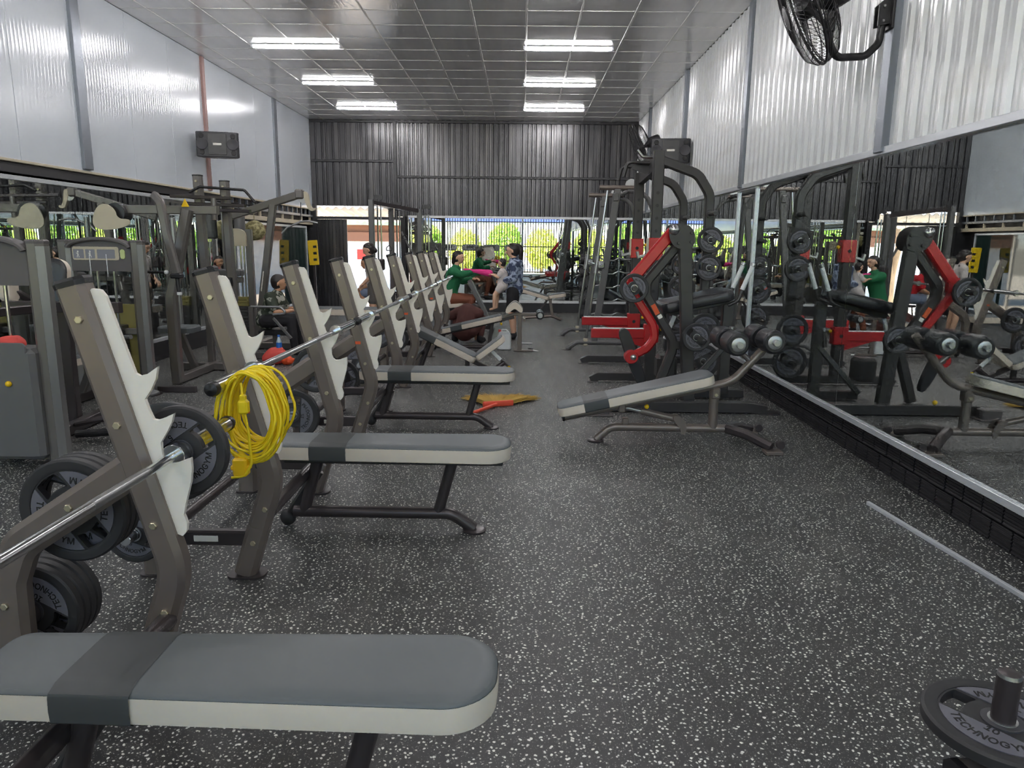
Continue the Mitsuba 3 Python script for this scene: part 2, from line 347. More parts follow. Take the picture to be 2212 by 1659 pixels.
# right wall: ribbed white sheets, posts, base of hollow bricks
def ribsheet(a, b, z0, z1, x, dx, pitch=.15, d=.022):
    pr = [(a, 0.)]; y = a+.03
    while y < b-pitch*.7:
        pr += [(y, 0), (y+.016, d), (y+.046, d), (y+.062, 0), (y+.062+.03, .0), (y+.062+.036, d*.3), (y+.062+.05, d*.3), (y+.062+.056, 0)]; y += pitch
    pr.append((b, 0.)); pr = np.array(pr); n = len(pr)
    V = np.vstack([np.c_[np.full(n, x)+dx*pr[:, 1], pr[:, 0], np.full(n, z)] for z in (z0, z1)])
    i = np.arange(n-1); F = np.vstack([np.c_[i, i+1, i+n+1], np.c_[i, i+n+1, i+n]])
    return V, (F if dx < 0 else F[:, ::-1])
struct('wall_right', cbox(XR+.10, XR+.25, YB, YF, -.05, ZC+.05), 'white_ribbed_sheet')
pr_ = [-4.2, -1.1, 2.0, 5.1, 8.25, 11.35, 14.45]
for a, b in zip([YB]+pr_, pr_+[YF]): part('wall_right', 'sheet', ribsheet(a, b, 2.13, ZC, XR+.02, -1), 'white_ribbed_sheet', 20)
for p in pr_: part('wall_right', 'post', cbox(XR-.03, XR+.03, p-.055, p+.055, 2.13, ZC-.005, .004), 'steel_post', False)
part('wall_right', 'edge_trim', cbox(XR-.012, XR+.05, YB, YF, 2.115, 2.165, .004), 'aluminium_trim', False)
part('wall_right', 'base', cbox(XR+.065, XR+.12, YB, YF, 0, .235, .004), 'mortar_black', False)
_bp = [(.036, 0), (.036, .106), (.002, .106), (0, .104)]+[p for i in range(4, -1, -1) for p in ((0, .012+.0195*i+.011), (.005, .012+.0195*i+.009), (.005, .012+.0195*i+.003), (0, .012+.0195*i+.001))]+[(0, .002), (.002, 0)]
_bk = xf(prism(_bp, -.158, 0), np.array([[1., 0, 0, 0], [0, 0, -1, 0], [0, 1, 0, 0], [0, 0, 0, 1]]))
for r in range(2):
    q = 2.55+(.085 if r else 0)
    while q < YF-.2:
        part('wall_right', 'brick', (_bk[0]+[XR+.042+rng.uniform(0, .006), q+.005, .006+r*.117], _bk[1]), 'black_brick', False)
        q += .17
# far wall: black sheets in trapezoid profile, rails, lintel
struct('wall_far', cbox(-2.62, 2.6, YF+.06, YF+.2, -.05, ZC+.05), 'black_paint')
def farsheet(a, b, z0, z1):
    pr = [(a, 0.)]; x = a
    while x < b-.05:
        w = rng.choice((.05, .075, .10)); pr += [(x+.006, -.03), (x+w, -.03), (x+w+.008, 0), (min(x+w+.03, b-.001), 0)]; x += w+.04
    pr = [p for p in pr if p[0] <= b]+[(b, 0.)]; pr = np.array(pr); n = len(pr)
    V = np.vstack([np.c_[pr[:, 0], YF+.03+pr[:, 1]+rng.uniform(-.004, .004), np.full(n, z)] for z in (z0, z1)])
    i = np.arange(n-1); return V, np.vstack([np.c_[i, i+1, i+n+1], np.c_[i, i+n+1, i+n]])
fx = np.linspace(-2.75, 2.42, 7)
for a, b in zip(fx, fx[1:]): part('wall_far', 'sheet', farsheet(a, b+.002, 2.05, ZC), 'black_sheet', 15)
for a, b in zip(np.linspace(-4.58, -2.75, 3), np.linspace(-4.58, -2.75, 3)[1:]): part('wall_far', 'sheet', farsheet(a, b+.002, 2.27, ZC), 'black_sheet', 15)
part('wall_far', 'backing', cbox(-4.92, -2.62, YF+.06, YF+.2, 2.27, ZC+.05), 'black_paint', False)
part('wall_far', 'rail', cbox(-2.72, 2.42, YF-.035, YF+.01, 2.86, 2.91, .004), 'black_paint', False)
part('wall_far', 'rail', cbox(-4.56, -2.78, YF-.035, YF+.01, 3.18, 3.23, .004), 'black_paint', False)
part('wall_far', 'rail', cbox(-4.56, 2.42, YF-.03, YF+.01, ZC-.06, ZC-.01, .004), 'black_paint', False)
part('wall_far', 'post', cbox(-2.79, -2.72, YF-.04, YF+.02, 2.0, ZC-.02, .004), 'black_paint', False)
part('wall_far', 'lintel', cbox(-4.58, -2.55, YF-.03, YF+.05, 1.98, 2.035, .004), 'black_paint', False)
part('wall_far', 'jamb', cbox(-2.66, -2.55, YF-.03, YF+.08, 0, 2.0, .004), 'black_paint', False)
part('wall_far', 'jamb', cbox(-4.88, -4.5, YF-.03, YF+.08, 0, 2.3, .004), 'black_paint', False)
part('wall_far', 'base', cbox(-2.55, 2.47, YF-.01, YF+.06, 0, .215, .004), 'black_paint', False)
# sliding door, half open
struct('door_1', cbox(-4.56, -3.86, YF+.05, YF+.10, .04, 1.975), 'black_paint')
for k in range(9): part('door_1', 'slat', cbox(-4.55+.077*k, -4.55+.077*k+.062, YF+.035, YF+.055, .06, 1.965, .008), 'black_sheet', False)
part('door_1', 'track', cbox(-4.56, -2.6, YF-.02, YF+.12, .0, .035, .004), 'aluminium_trim', False)
# mirrors
def mirror_x(x, dx, a, b, z0, z1, lab, grp, frame=(1, 1, 1, 1), w=.03, glass='mirror_glass'):
    k = thing('wall_mirror', lab, 'mirror', grp); X0, X1 = sorted((x, x-dx*.006))
    part(k, 'glass', cbox(X0, X1, a+.0015, b-.0015, z0, z1, .001), glass, False)
    fx0, fx1 = sorted((x-dx*.004, x+dx*.022))
    if frame[0]: part(k, 'frame_rail', cbox(fx0, fx1, a, b, z0-.012, z0+w, .003), 'aluminium_trim', False)
    if frame[1]: part(k, 'frame_rail', cbox(fx0, fx1, a, b, z1-w, z1+.012, .003), 'aluminium_trim', False)
    if frame[2]: part(k, 'frame_stile', cbox(fx0, fx1, a, a+w, z0+w, z1-w, .003), 'aluminium_trim', False)
    if frame[3]: part(k, 'frame_stile', cbox(fx0, fx1, b-w, b, z0+w, z1-w, .003), 'aluminium_trim', False)
XM = 2.45
for a, b, fr, lab in ((-4.5, 1.2, (1, 0, 0, 0), 'wall mirror right of the camera, outside the frame'), (1.2, 5.47, (1, 0, 0, 0), 'large wall mirror on the right wall, nearest pane at the right edge'),
                      (5.47, 7.78, (1, 0, 0, 1), 'wall mirror on the right wall behind the sit-up bench'), (7.78, 8.42, (1, 1, 0, 1), 'narrow mirror pane with white frame behind the squat rack'),
                      (8.42, 11.2, (1, 0, 0, 1), 'wall mirror on the right wall behind the smith machine'), (11.2, 13.6, (1, 0, 0, 1), 'second last mirror pane on the right wall, towards the far corner'), (13.6, 15.98, (1, 0, 0, 0), 'last mirror pane on the right wall, in the far corner')):
    mirror_x(XM, -1, a, b, .245, 2.125, lab, None, fr)
for a, b, z1, fr, lab in ((-4.5, 3.6, 2.04, (1, 1, 0, 0), 'wall mirror left of the camera, outside the frame'), (3.6, 7.6, 2.04, (1, 1, 0, 0), 'wall mirror on the left wall at the left edge of the photo'),
                          (7.6, 11.2, 2.04, (1, 1, 0, 1), 'wall mirror on the left wall behind the chest fly machine'), (11.6, 15.45, 1.80, (1, 1, 1, 1), 'dark teal glass pane with white frame behind the lat pulldown machine')):
    mirror_x(XL, 1, a, b, .245, z1, lab, None, fr, glass='teal_glass' if a > 11.5 else 'mirror_glass')
for a, b, lab in ((-2.5, -.85, 'left pane of the long mirror on the far wall'), (-.85, .8, 'middle pane of the long mirror on the far wall'), (.8, 2.44, 'right pane of the long mirror on the far wall')):
    k = thing('wall_mirror', lab, 'mirror'); part(k, 'glass', cbox(a+.001, b-.001, YF-.006, YF, .22, 2.05, .001), 'mirror_glass', False)
    part(k, 'frame_rail', cbox(a, b, YF-.02, YF+.004, .205, .26, .003), 'white_trim', False)
    part(k, 'frame_rail', cbox(a, b, YF-.02, YF+.004, 2.025, 2.075, .003), 'white_trim', False)
# front of the gym behind the camera: bars, posts, beam (seen in the far mirror)
struct('wall_front', cbox(-4.9, 2.7, YB-.25, YB-.02, 3.85, ZC+.05), 'black_paint')
for x in (-4.6, -2.3, 0., 2.36): part('wall_front', 'post', cbox(x-.05, x+.05, YB-.12, YB-.02, 0, 3.85, .004), 'steel_post', False)
for z in (.1, 1.35, 2.55, 3.8): part('wall_front', 'rail', cbox(-4.6, 2.4, YB-.09, YB-.05, z-.02, z+.02, .003), 'black_paint', False)
for k in range(54): part('wall_front', 'bar', cbox(-4.55+.13*k, -4.55+.13*k+.03, YB-.085, YB-.055, .05, 2.72, .003), 'black_paint', False)
# outside
struct('ground_outside', cbox(-40, 40, -40, 45, -.25, -.13), 'concrete')
part('ground_outside', 'patio', cbox(-8, -1.6, YF+.13, 22.4, -.13, -.01), 'concrete', False)
# ---------------------------------------------------------------- weight plates, barbells
def glyphs(text, h, r, a0, inside=False):
    """letters along an arc of radius r about the origin, centred on angle a0 (degrees), tops outward"""
    out, adv = [], []
    for ch in text:
        m = _gl.get(ch) or _gl.setdefault(ch, (lambda t: (np.array(t.vertices), np.array(t.faces)))(meshkit.text_mesh(ch, 1.0, .03, True)))
        adv.append(m[0][:, 0].max()-m[0][:, 0].min()+.22)
    tot = sum(adv)*h; s = 0
    for ch, w in zip(text, adv):
        v, f = _gl[ch]; v = (v-[(v[:, 0].max()+v[:, 0].min())/2, 0, 0])*[h, h, .02]
        a = a0 + math.degrees((tot/2-(s+w/2)*h)/r)*(1 if not inside else -1); s += w
        if inside: M = rotz(a+90) @ np.asarray(T().translate([0, -r, 0]).matrix, float).reshape(4, 4)
        else: M = rotz(a-90) @ np.asarray(T().translate([0, r, 0]).matrix, float).reshape(4, 4)
        out.append(xf((v, f), M))
    return join(*out)
_gl = {}
def plate_kit(R, th, num, rot=0, letters=True):
    k = Kit(); n = 56
    disc = Point(0, 0).buffer(R*.86, 24); 
    lens = []
    for s in (1, -1):
        lens.append(Point(0, 0).buffer(R*.77, 24).intersection(sbox(-R, R*.30, R, R) if s > 0 else sbox(-R, -R, R, -R*.30)))
    slot = [Point(0, 0).buffer(R*.76, 24).difference(Point(0, 0).buffer(R*.47, 20)).intersection(sbox(s*R*.62-R*.2, -R*.25, s*R*.62+R*.2, R*.25)).buffer(-R*.03).buffer(R*.03) for s in (1, -1)]
    web = disc.difference(Point(0, 0).buffer(.0262, 12))
    for s in slot: web = web.difference(s)
    rim = lathe([(R*.79, -th*.42), (R*.84, -th*.5), (R*.96, -th*.5), (R, -th*.34), (R, th*.34), (R*.96, th*.5), (R*.84, th*.5), (R*.79, th*.42), (R*.79, -th*.42)], n=n)
    RM = rotz(rot)
    k.p('body', join(prism(web, -th*.36, th*.36, RM), rim), 'rubber_black', 35)
    for d in (1, -1):
        FM = np.diag([1., d, d, 1]) @ RM
        for i, l in enumerate(lens): k.p('panel', xf(prism(l, th*.36, th*.36+.0025), FM), 'plate_grey', 30)
        k.p('hub', xf(lathe([(.026, th*.3), (.028, th*.52), (R*.26, th*.52), (R*.27, th*.49), (R*.27, th*.3)], n=28), FM), 'plate_dark', 35)
        k.p('steel_ring', xf(lathe([(.0255, th*.4), (.0262, th*.54), (.032, th*.54), (.033, th*.45)], n=24), FM), 'brushed_steel', 35)
        if letters:
            h = R*.125
            for w, hh, rr, aa in (('TECHNOGYM', h, .66, 90), ('TECHNOGYM', h, .66, -90), (num, h*.9, .42, 90), (num, h*.9, .42, -90)):
                v, f = glyphs(w, hh, R*rr, aa, True); k.p('lettering', xf((v+[0, 0, th*.36+.0026], f), FM), 'ink_black', False)
    return k
PK = {}
def plate(R, num, o, ax, lab, grp=None, rot=0, th=.034):
    key = (R, num, th)
    if key not in PK: PK[key] = plate_kit(R, th, num)
    return PK[key].put('weight_plate', lab, 'weight plate', grp, frame(o, ax, (1, 0, 0) if abs(ax[0]) < .9 else (0, 1, 0)) @ rotz(rot))
barK = Kit()
barK.p('shaft', cyl((0, -.665, 0), (0, .665, 0), .0142, 16), 'chrome')
for s in (-1, 1):
    barK.p('collar', cyl((0, s*.655, 0), (0, s*.69, 0), .037, 20), 'chrome')
    barK.p('sleeve', cyl((0, s*.69, 0), (0, s*1.07, 0), .0252, 20), 'chrome')
    barK.p('end_cap', lathe([(0, 0), (.027, 0), (.029, .012), (.024, .03), (0, .038)], (0, s*1.063, 0), (0, s, 0), 20), 'plastic_black')
    barK.p('grip', cyl((0, s*.22, 0), (0, s*.50, 0), .0146, 16), 'brushed_steel')

# ---------------------------------------------------------------- bench press stations
bk = Kit()
UP = [(-1.333, 1.37), (-1.198, .86), (-1.094, .46), (-1.240, .015)]
HOOK = [(-1.30, 1.33), (-1.276, 1.355), (-1.25, 1.352), (-1.236, 1.334), (-1.20, 1.21), (-1.168, 1.10), (-1.155, 1.093), (-1.13, 1.10), (-1.099, 1.122), (-1.107, 1.085), (-1.125, 1.05), (-1.146, 1.02), (-1.136, .985), (-1.125, .957), (-1.112, .955), (-1.09, .963), (-1.061, .977), (-1.07, .948), (-1.085, .92), (-1.108, .885), (-1.108, .85), (-1.10, .828), (-1.085, .818), (-1.065, .819), (-1.019, .836), (-1.018, .80), (-1.024, .76), (-1.045, .69), (-1.055, .65), (-1.046, .62), (-1.05, .595), (-1.064, .578), (-1.08, .585), (-1.14, .66), (-1.21, .90), (-1.29, 1.25)]
def p3(P, y): return [(x, y, z) for x, z in P]
for s in (-1, 1):
    y = .555*s
    bk.p('upright', bar(p3(UP, y), .078, .092, fr=.22, c=.018, k=10), 'frame_bronze', 40)
    t = nv((UP[0][0]-UP[1][0], 0, UP[0][1]-UP[1][1]))
    bk.p('upright_cap', sweep([np.array((UP[0][0], y, UP[0][1]))+t*a for a in (-.010, .005, .014)], octo(.083, .098, .020), (0, 1, 0), scale=[1, 1.02, .9]), 'plastic_black', 30)
    bk.p('leg_sleeve', bar(p3([(-1.167, .24), (-1.240, .012)], y), .082, .096, c=.019), 'frame_bronze', 30)
    bk.p('foot_plate', prism(rrect(.17, .115, .045), 0, .011, np.array([[1., 0, 0, -1.235], [0, 1, 0, y], [0, 0, 1, 0], [0, 0, 0, 1]])), 'frame_dark')
    bk.p('hook_plate', prism(HOOK, -.007, .007, XZ(y)), 'hook_plate', 20)
    bk.p('brace', bar(p3([(-1.20, .80), (-1.585, .545), (-1.635, .42), (-1.645, .01)], y), .07, .112, fr=.12, c=.02, k=8), 'frame_bronze', 40)
    bk.p('foot_plate', prism(rrect(.14, .10, .04), 0, .011, np.array([[1., 0, 0, -1.65], [0, 1, 0, y], [0, 0, 1, 0], [0, 0, 0, 1]])), 'frame_dark')
    bk.p('cross_tube', bar([(-1.20, y, .182), (-1.64, y, .182)], .045, .07, c=.008), 'frame_dark')
    bk.p('sticker', cbox(-1.46, -1.35, y-.0245, y+.0245, .168, .196, .0005), 'sticker_white', False) if s < 0 else None
    for x, z in ((-1.46, .625), (-1.64, .265)):
        bk.p('plate_horn', cyl((x, y+s*.03, z), (x, y+s*.25, z), .0245, 18), 'chrome'); bk.p('horn_collar', cyl((x, y+s*.03, z), (x, y+s*.06, z), .042, 20), 'frame_dark')
    for d in (-1, 1):
        for x, z in ((-1.302, 1.265), (-1.22, .945), (-1.137, .625), (-1.125, .33), (-1.187, .17), (-1.40, .678), (-1.642, .34)):
            bk.p('bolt', cyl((x, y+d*.034, z), (x, y+d*(.047 if x > -1.35 else .043), z), .0125, 6), 'bolt_steel')
        bk.p('warning_label', cbox(-1.205, -1.165, y+d*.0395-.0006, y+d*.0395+.0006, .768, .79, .0002), 'sticker_orange', False) if s < 0 else None
bk.p('tie_tube', tube([(-1.125, -.53, .30), (-1.125, .53, .30)], .03, n=16), 'frame_dark'); bk.p('tie_tube', tube([(-1.635, -.53, .17), (-1.635, .53, .17)], .026, n=16), 'frame_dark')
# the flat bench
bk.p('bench_rail', tube([(-1.19, 0, .095), (-.36, 0, .095), (-.235, 0, .012)], .031, .12, 16), 'frame_dark', 40)
bk.p('bench_foot', lathe([(0, 0), (.062, 0), (.064, .008), (.05, .016), (0, .018)], (-.235, 0, 0), n=28), 'frame_dark')
bk.p('bench_post', tube([(-.425, 0, .10), (-.35, 0, .375)], .029, n=16), 'frame_dark', 40); bk.p('bench_post', tube([(-1.135, 0, .10), (-1.055, 0, .375)], .031, n=16), 'frame_dark', 40)
bk.p('bench_beam', cbox(-1.22, -.085, -.045, .045, .372, .412, .004), 'black_powder')
bk.p('footrest', bar([(-1.06, .03, .31), (-1.235, .03, .045)], .035, .055, c=.012), 'black_powder'); bk.p('footrest', tube([(-1.06, .03, .31), (-1.03, .03, .345)], .013), 'chrome'); bk.p('footrest', ball((-1.235, .03, .05), .042, (1, .9, 1.1)), 'rubber_black', True)
def outline(x0, x1, w0, w1, r0, r1, n=10):
    """flat outline, counter-clockwise, from x0 (width w0) to x1 (width w1), with rounded corners"""
    P = []
    for cx, cy, a, r in ((x1, -w1/2, -90, r1), (x1, w1/2, 0, r1), (x0, w0/2, 90, r0), (x0, -w0/2, 180, r0)):
        sx = -1 if cx == x1 else 1; sy = 1 if cy < 0 else -1
        for k in range(n+1): t = math.radians(a+90*k/n); P.append((cx+sx*r+r*math.cos(t), cy+sy*r+r*math.sin(t)))
    P = np.array(P); Q = []
    for a, b in zip(P, np.roll(P, -1, 0)):
        m = max(1, int(np.linalg.norm(b-a)/.06)); Q += [a+(b-a)*i/m for i in range(m)]
    return np.array(Q)
def pad(kit, name, out, h, M, band=None, top='pad_grey', sidem='pad_beige', dome=.02):
    """two-tone cushion: side strip and domed top; band = (xa, xb): a black sleeve around it"""
    kit.p(name+'_side', xf(layers(out, [(0, .010), (.005, .002), (h*.5, -.0015), (h-.004, 0)], True, False), M), sidem, 40)
    kit.p(name+'_top', xf(layers(out, [(h-.005, .0015), (h-.003, .001), (h+.002, .004), (h+dome*.35, .012), (h+dome*.6, .028), (h+dome*.72, .045)], False, True), M), top, 50)
    if band:
        xa, xb = band; ws = []
        for x in np.linspace(xa, xb, 5): ys_ = [abs(p[1]) for p in out if abs(p[0]-x) < .08]; ws.append(max(ys_))
        V, F = [], []
        for x, w in zip(np.linspace(xa, xb, 5), ws):
            w += .0035; prof = [(-w+.01, -.0015), (w-.01, -.0015), (w, .008), (w+.002, h*.5), (w, h-.004), (w-.004, h+.0035), (w-.032, h+dome*.6+.0015), (w-.055, h+dome*.72+.0015), (-w+.055, h+dome*.72+.0015), (-w+.032, h+dome*.6+.0015), (-w+.004, h+.0035), (-w, h-.004), (-w-.002, h*.5), (-w, .008)]
            V += [(x, a, b) for a, b in prof]
        m = 14
        for i in range(4):
            for j in range(m): a, b, c, d = i*m+j, i*m+(j+1) % m, (i+1)*m+(j+1) % m, (i+1)*m+j; F += [(a, b, c), (a, c, d)]
        kit.p(name+'_band', xf((np.array(V), np.array(F)), M), 'pad_black', 40)
I4 = np.eye(4)
def at(x, y, z, pitch=0., yaw=0.): return np.asarray((T().translate([x, y, z]).rotate([0, 0, 1], yaw).rotate([0, 1, 0], -pitch)).matrix, float).reshape(4, 4)
pad(bk, 'pad', outline(-1.30, -.045, .255, .305, .055, .125), .075, at(0, 0, .410), (-1.06, -.873))
FLAT = ('bench_rail', 'bench_foot', 'bench_post', 'bench_beam', 'footrest', 'pad_side', 'pad_top', 'pad_band')
bench_y = [1.575, 3.59, 5.75, 7.95, 10.05]
def wy(y): return T().translate([0, y, 0])
bk.put('bench_press', 'bronze grey bench press in the foreground with a flat grey and beige pad', 'bench', 'row of bench presses', wy(bench_y[0]))
bk.put('bench_press', 'second flat bench press from the camera, coil of yellow cord on its bar', 'bench', 'row of bench presses', wy(bench_y[1]))
bk.put('bench_press', 'third flat bench press of the row, with the straw broom at its foot', 'bench', 'row of bench presses', wy(bench_y[2]))
k4 = bk.put('bench_press', 'incline bench press with backrest sloping down to a tilted seat', 'bench', 'row of bench presses', wy(bench_y[3]), FLAT)
k5 = bk.put('bench_press', 'decline bench press with rising pad and knee wedge, before the crouching person', 'bench', 'row of bench presses', wy(bench_y[4]), FLAT)
class One(Kit):
    """parts of a thing that stands only once"""
    def __init__(s, key): s.key = key
    def p(s, name, m, mt, smooth=30, up=None, label=None): return part(s.key if not up else up, name, m, mt, smooth, label)
o4 = One(k4); Y = bench_y[3]
a4 = math.degrees(math.atan2(.31, -.62)); L4 = .72
pad(o4, 'backrest', outline(-.36, .36, .27, .30, .05, .06), .075, at(-.845, Y, .345, -26), (-.355, -.13))
pad(o4, 'seat', outline(-.19, .19, .26, .30, .05, .07), .065, at(-.325, Y, .325, 37))
o4.p('bench_beam', bar([(-1.20, Y, .52), (-.30, Y, .085)], .06, .045), 'frame_dark'); o4.p('bench_post', bar([(-.60, Y, .25), (-.60, Y, .06)], .05, .05), 'frame_dark')
o4.p('bench_post', tube([(-1.02, Y, .42), (-1.16, Y, .05)], .032), 'frame_dark'); o4.p('bench_rail', tube([(-1.19, Y, .06), (-.36, Y, .06), (-.18, Y, .19)], .028, .06), 'frame_dark')
o4.p('seat_link', bar([(-.345, Y, .335), (-.225, Y, .215)], .03, .04), 'white_plastic'); o4.p('seat_link', bar([(-.24, Y, .23), (-.075, Y, .09)], .024, .028), 'frame_dark'); o4.p('link_label', cbox(-.145, -.115, Y-.014, Y-.0125, .125, .15), 'knob_yellow'); o4.p('bench_foot', bar([(-.08, Y-.06, .05), (-.08, Y+.06, .05)], .05, .1), 'frame_dark')
o5 = One(k5); Y = bench_y[4]
pad(o5, 'pad', outline(-.45, .45, .27, .29, .05, .06), .07, at(-.705, Y, .345, 13.5), (-.275, -.115))
o5.p('bench_beam', bar([(-1.17, Y, .225), (-.10, Y, .49)], .06, .045), 'frame_dark'); o5.p('bench_post', bar([(-.40, Y, .44), (-.46, Y, .04)], .05, .05), 'frame_dark')
o5.p('bench_rail', tube([(-1.19, Y, .06), (-.5, Y, .06), (-.36, Y, .012)], .028, .06), 'frame_dark'); o5.p('bench_foot', bar([(-.37, Y-.12, .012), (-.37, Y+.12, .012)], .08, .022), 'frame_dark')
wedge = chaikin([(-.225, .575), (-.165, .66), (-.105, .705), (-.06, .70), (.01, .62), (.015, .575), (-.02, .57), (-.095, .635), (-.185, .55)], 2)
o5.p('knee_pad', prism(wedge, -.14, .14, XZ(Y)), 'pad_grey', 35); 
for d in (-1, 1): o5.p('knee_pad_side', prism(inset(wedge, .006), -.003, .003, XZ(Y+d*.143)), 'pad_beige')
o5.p('roller_arm', bar([(-.24, Y, .49), (-.10, Y, .53), (.26, Y, .53)], .035, .04), 'frame_bronze'); o5.p('stand', bar([(-.02, Y, .52), (-.02, Y, .02)], .05, .06), 'frame_bronze')
o5.p('stand_foot', bar([(-.10, Y, .014), (.17, Y, .014)], .05, .024), 'frame_bronze'); o5.p('stand_peg', tube([(-.02, Y, .12), (.16, Y, .12)], .012), 'brushed_steel')
for d in (-1, 1): o5.p('foot_roller', cyl((.26, Y+d*.03, .53), (.26, Y+d*.19, .53), .055, 24, .014), 'vinyl_black'); o5.p('roller_cap', cyl((.26, Y+d*.188, .53), (.26, Y+d*.20, .53), .036, 20), 'brushed_steel')
o5.p('knob', ball((-.28, Y-.05, .395), .016, (1, 1, 1.3)), 'knob_yellow', True); o5.p('knob', cyl((-.28, Y-.05, .41), (-.28, Y-.05, .45), .009), 'plastic_black')
# barbells in the hooks
for y, x, z, lab in ((1.475, -1.078, .838, 'chrome barbell in the low hooks of the nearest bench press'), (3.59, -1.108, .974, 'chrome barbell with the yellow cord coil hanging on its near sleeve'), (5.90, -1.108, .974, 'chrome barbell in the hooks of the third bench press, black ball end'),
                     (8.17, -1.108, .974, 'chrome barbell in the hooks of the incline bench press'), (10.36, -1.108, .974, 'chrome barbell racked on the decline bench press, farthest in the row')):
    barK.put('barbell', lab, 'barbell', 'barbells racked on the bench presses', T().translate([x, y, z]))
plate(.147, '5', (-1.078, 2.20, .838), (0, -1, 0), 'small black plate loaded on the nearest barbell, beside the white hooks', rot=35)
G1 = 'plates stored on the bench press horns'
for i in range(3): plate(.176, '10', (-1.46, 2.215+.036*i, .625), (0, -1, 0), ('round black plate behind the bronze brace, front of its stack of three', 'middle plate of the three behind the bronze brace', 'rear plate of the three behind the bronze brace')[i], G1, rot=-55+20*i)
for i in range(4): plate(.165, '10', (-1.64, 2.215+.036*i, .265), (0, -1, 0), ('black plate low behind the bronze rear leg, front of its stack of four', 'second plate of the low stack of four at the left edge', 'third plate of the low stack of four at the left edge', 'last plate of the low stack of four at the left edge')[i], G1, rot=150+7*i)
plate(.13, '5', (-1.64, 2.87, .265), (0, -1, 0), 'small plate low on the second bench press, between two bronze legs', G1, rot=-20)
plate(.215, '20', (-1.46, 2.88, .625), (0, -1, 0), 'large plate high on the second bench press, behind the small loaded plate', G1, rot=10)
plate(.19, '15', (-1.64, 5.03, .265), (0, -1, 0), 'large low plate with a dark hub under the third bench press brace', G1, rot=-95)
plate(.15, '10', (-1.64, 4.99, .265), (0, -1, 0), 'small plate in front of the large low one on the third bench press', G1, rot=-60) if False else None
plate(.165, '10', (-1.46, 5.03, .60), (0, -1, 0), 'plate on the upper horn of the third bench press, half hidden by a brace', G1, rot=40)
plate(.165, '10', (-1.64, 6.47, .265), (0, -1, 0), 'low plate on the far side of the third bench press', G1, rot=20)
plate(.20, '15', (-1.64, 7.23, .265), (0, -1, 0), 'low plate on the near side of the incline bench press', G1)
plate(.165, '10', (-1.46, 7.23, .60), (0, -1, 0), 'upper plate on the near side of the incline bench press', G1, rot=30)
plate(.165, '10', (-1.46, 8.67, .60), (0, -1, 0), 'upper plate on the far side of the incline bench press', G1, rot=70)
plate(.165, '10', (-1.64, 9.33, .265), (0, -1, 0), 'low plate on the near side of the decline bench press', G1, rot=70)
plate(.165, '10', (-1.46, 9.33, .60), (0, -1, 0), 'upper plate on the near side of the decline bench press', G1, rot=10)
# yellow extension cord
ck = thing('extension_cord', 'coil of yellow extension cord hanging on the barbell sleeve', 'extension cord')
P = []
for i in range(21):
    rx, rz = .092+rng.uniform(-.02, .022), .155+rng.uniform(-.022, .014); y0 = 2.56+.0085*i; cx = -1.012+rng.uniform(-.012, .012)
    zt = 1.003+.0075+rng.uniform(0, .018)
    for j in range(40):
        a = 2*math.pi*j/40+math.pi/2; sg = math.cos(a)
        P.append((cx+rx*sg*(1.12 if math.sin(a) < 0 else 1.), y0+.0085*j/40+.008*math.sin(3*a+i), zt-rz+rz*math.sin(a)+(0 if math.sin(a) > -.2 else -.012*(i % 3))))
P = np.array(P); P = .25*np.roll(P, 1, 0)+.5*P+.25*np.roll(P, -1, 0); P = P[2:-2]
part(ck, 'cable', sweep(P, circ(.0052, 7)), 'cord_yellow', True)
part(ck, 'cable', tube([(-1.03, 2.58, .985), (-1.02, 2.565, .90), (-1.005, 2.56, .80), (-1.0, 2.56, .68), (-1.03, 2.56, .632), (-1.08, 2.56, .625)], .0052, .04, 8), 'cord_yellow', True)
part(ck, 'plug', join(cbox(-1.038, -1.0, 2.545, 2.58, .872, .925, .008), cbox(-1.03, -1.008, 2.55, 2.575, .92, .945, .006)), 'cord_yellow')
part(ck, 'socket_block', join(cbox(-1.075, -1.02, 2.555, 2.60, .628, .70, .008), cbox(-1.083, -1.012, 2.56, 2.595, .652, .672, .005)), 'knob_yellow')
# ---------------------------------------------------------------- right side
k = thing('sit_up_bench', 'adjustable sit-up bench with grey and beige pad and four black foot rollers', 'bench'); o = One(k); Y = 5.4
pad(o, 'pad', outline(-.60, .60, .26, .30, .07, .09), .072, at(.885, Y, .345, 13.4), (-.40, -.215))
o.p('beam', tube([(.33, Y, .185), (1.46, Y, .445), (1.62, Y, .485), (1.94, Y, .86)], .031, .28, 16), 'frame_bronze', 40)
o.p('beam_cap', cyl((.325, Y, .184), (.345, Y, .189), .033), 'plastic_black')
o.p('post', tube([(1.485, Y, .40), (1.49, Y, .12)], .036, n=16), 'frame_bronze', 40); o.p('bracket', cbox(1.455, 1.525, Y-.045, Y+.045, .35, .44, .012), 'frame_bronze')
o.p('base_rail', tube([(.595, Y, .012), (.70, Y, .115), (1.62, Y, .115)], .032, .12, 16), 'frame_bronze', 40)
o.p('foot', lathe([(0, 0), (.062, 0), (.064, .008), (.05, .016), (0, .018)], (.59, Y, 0), n=24), 'frame_dark')
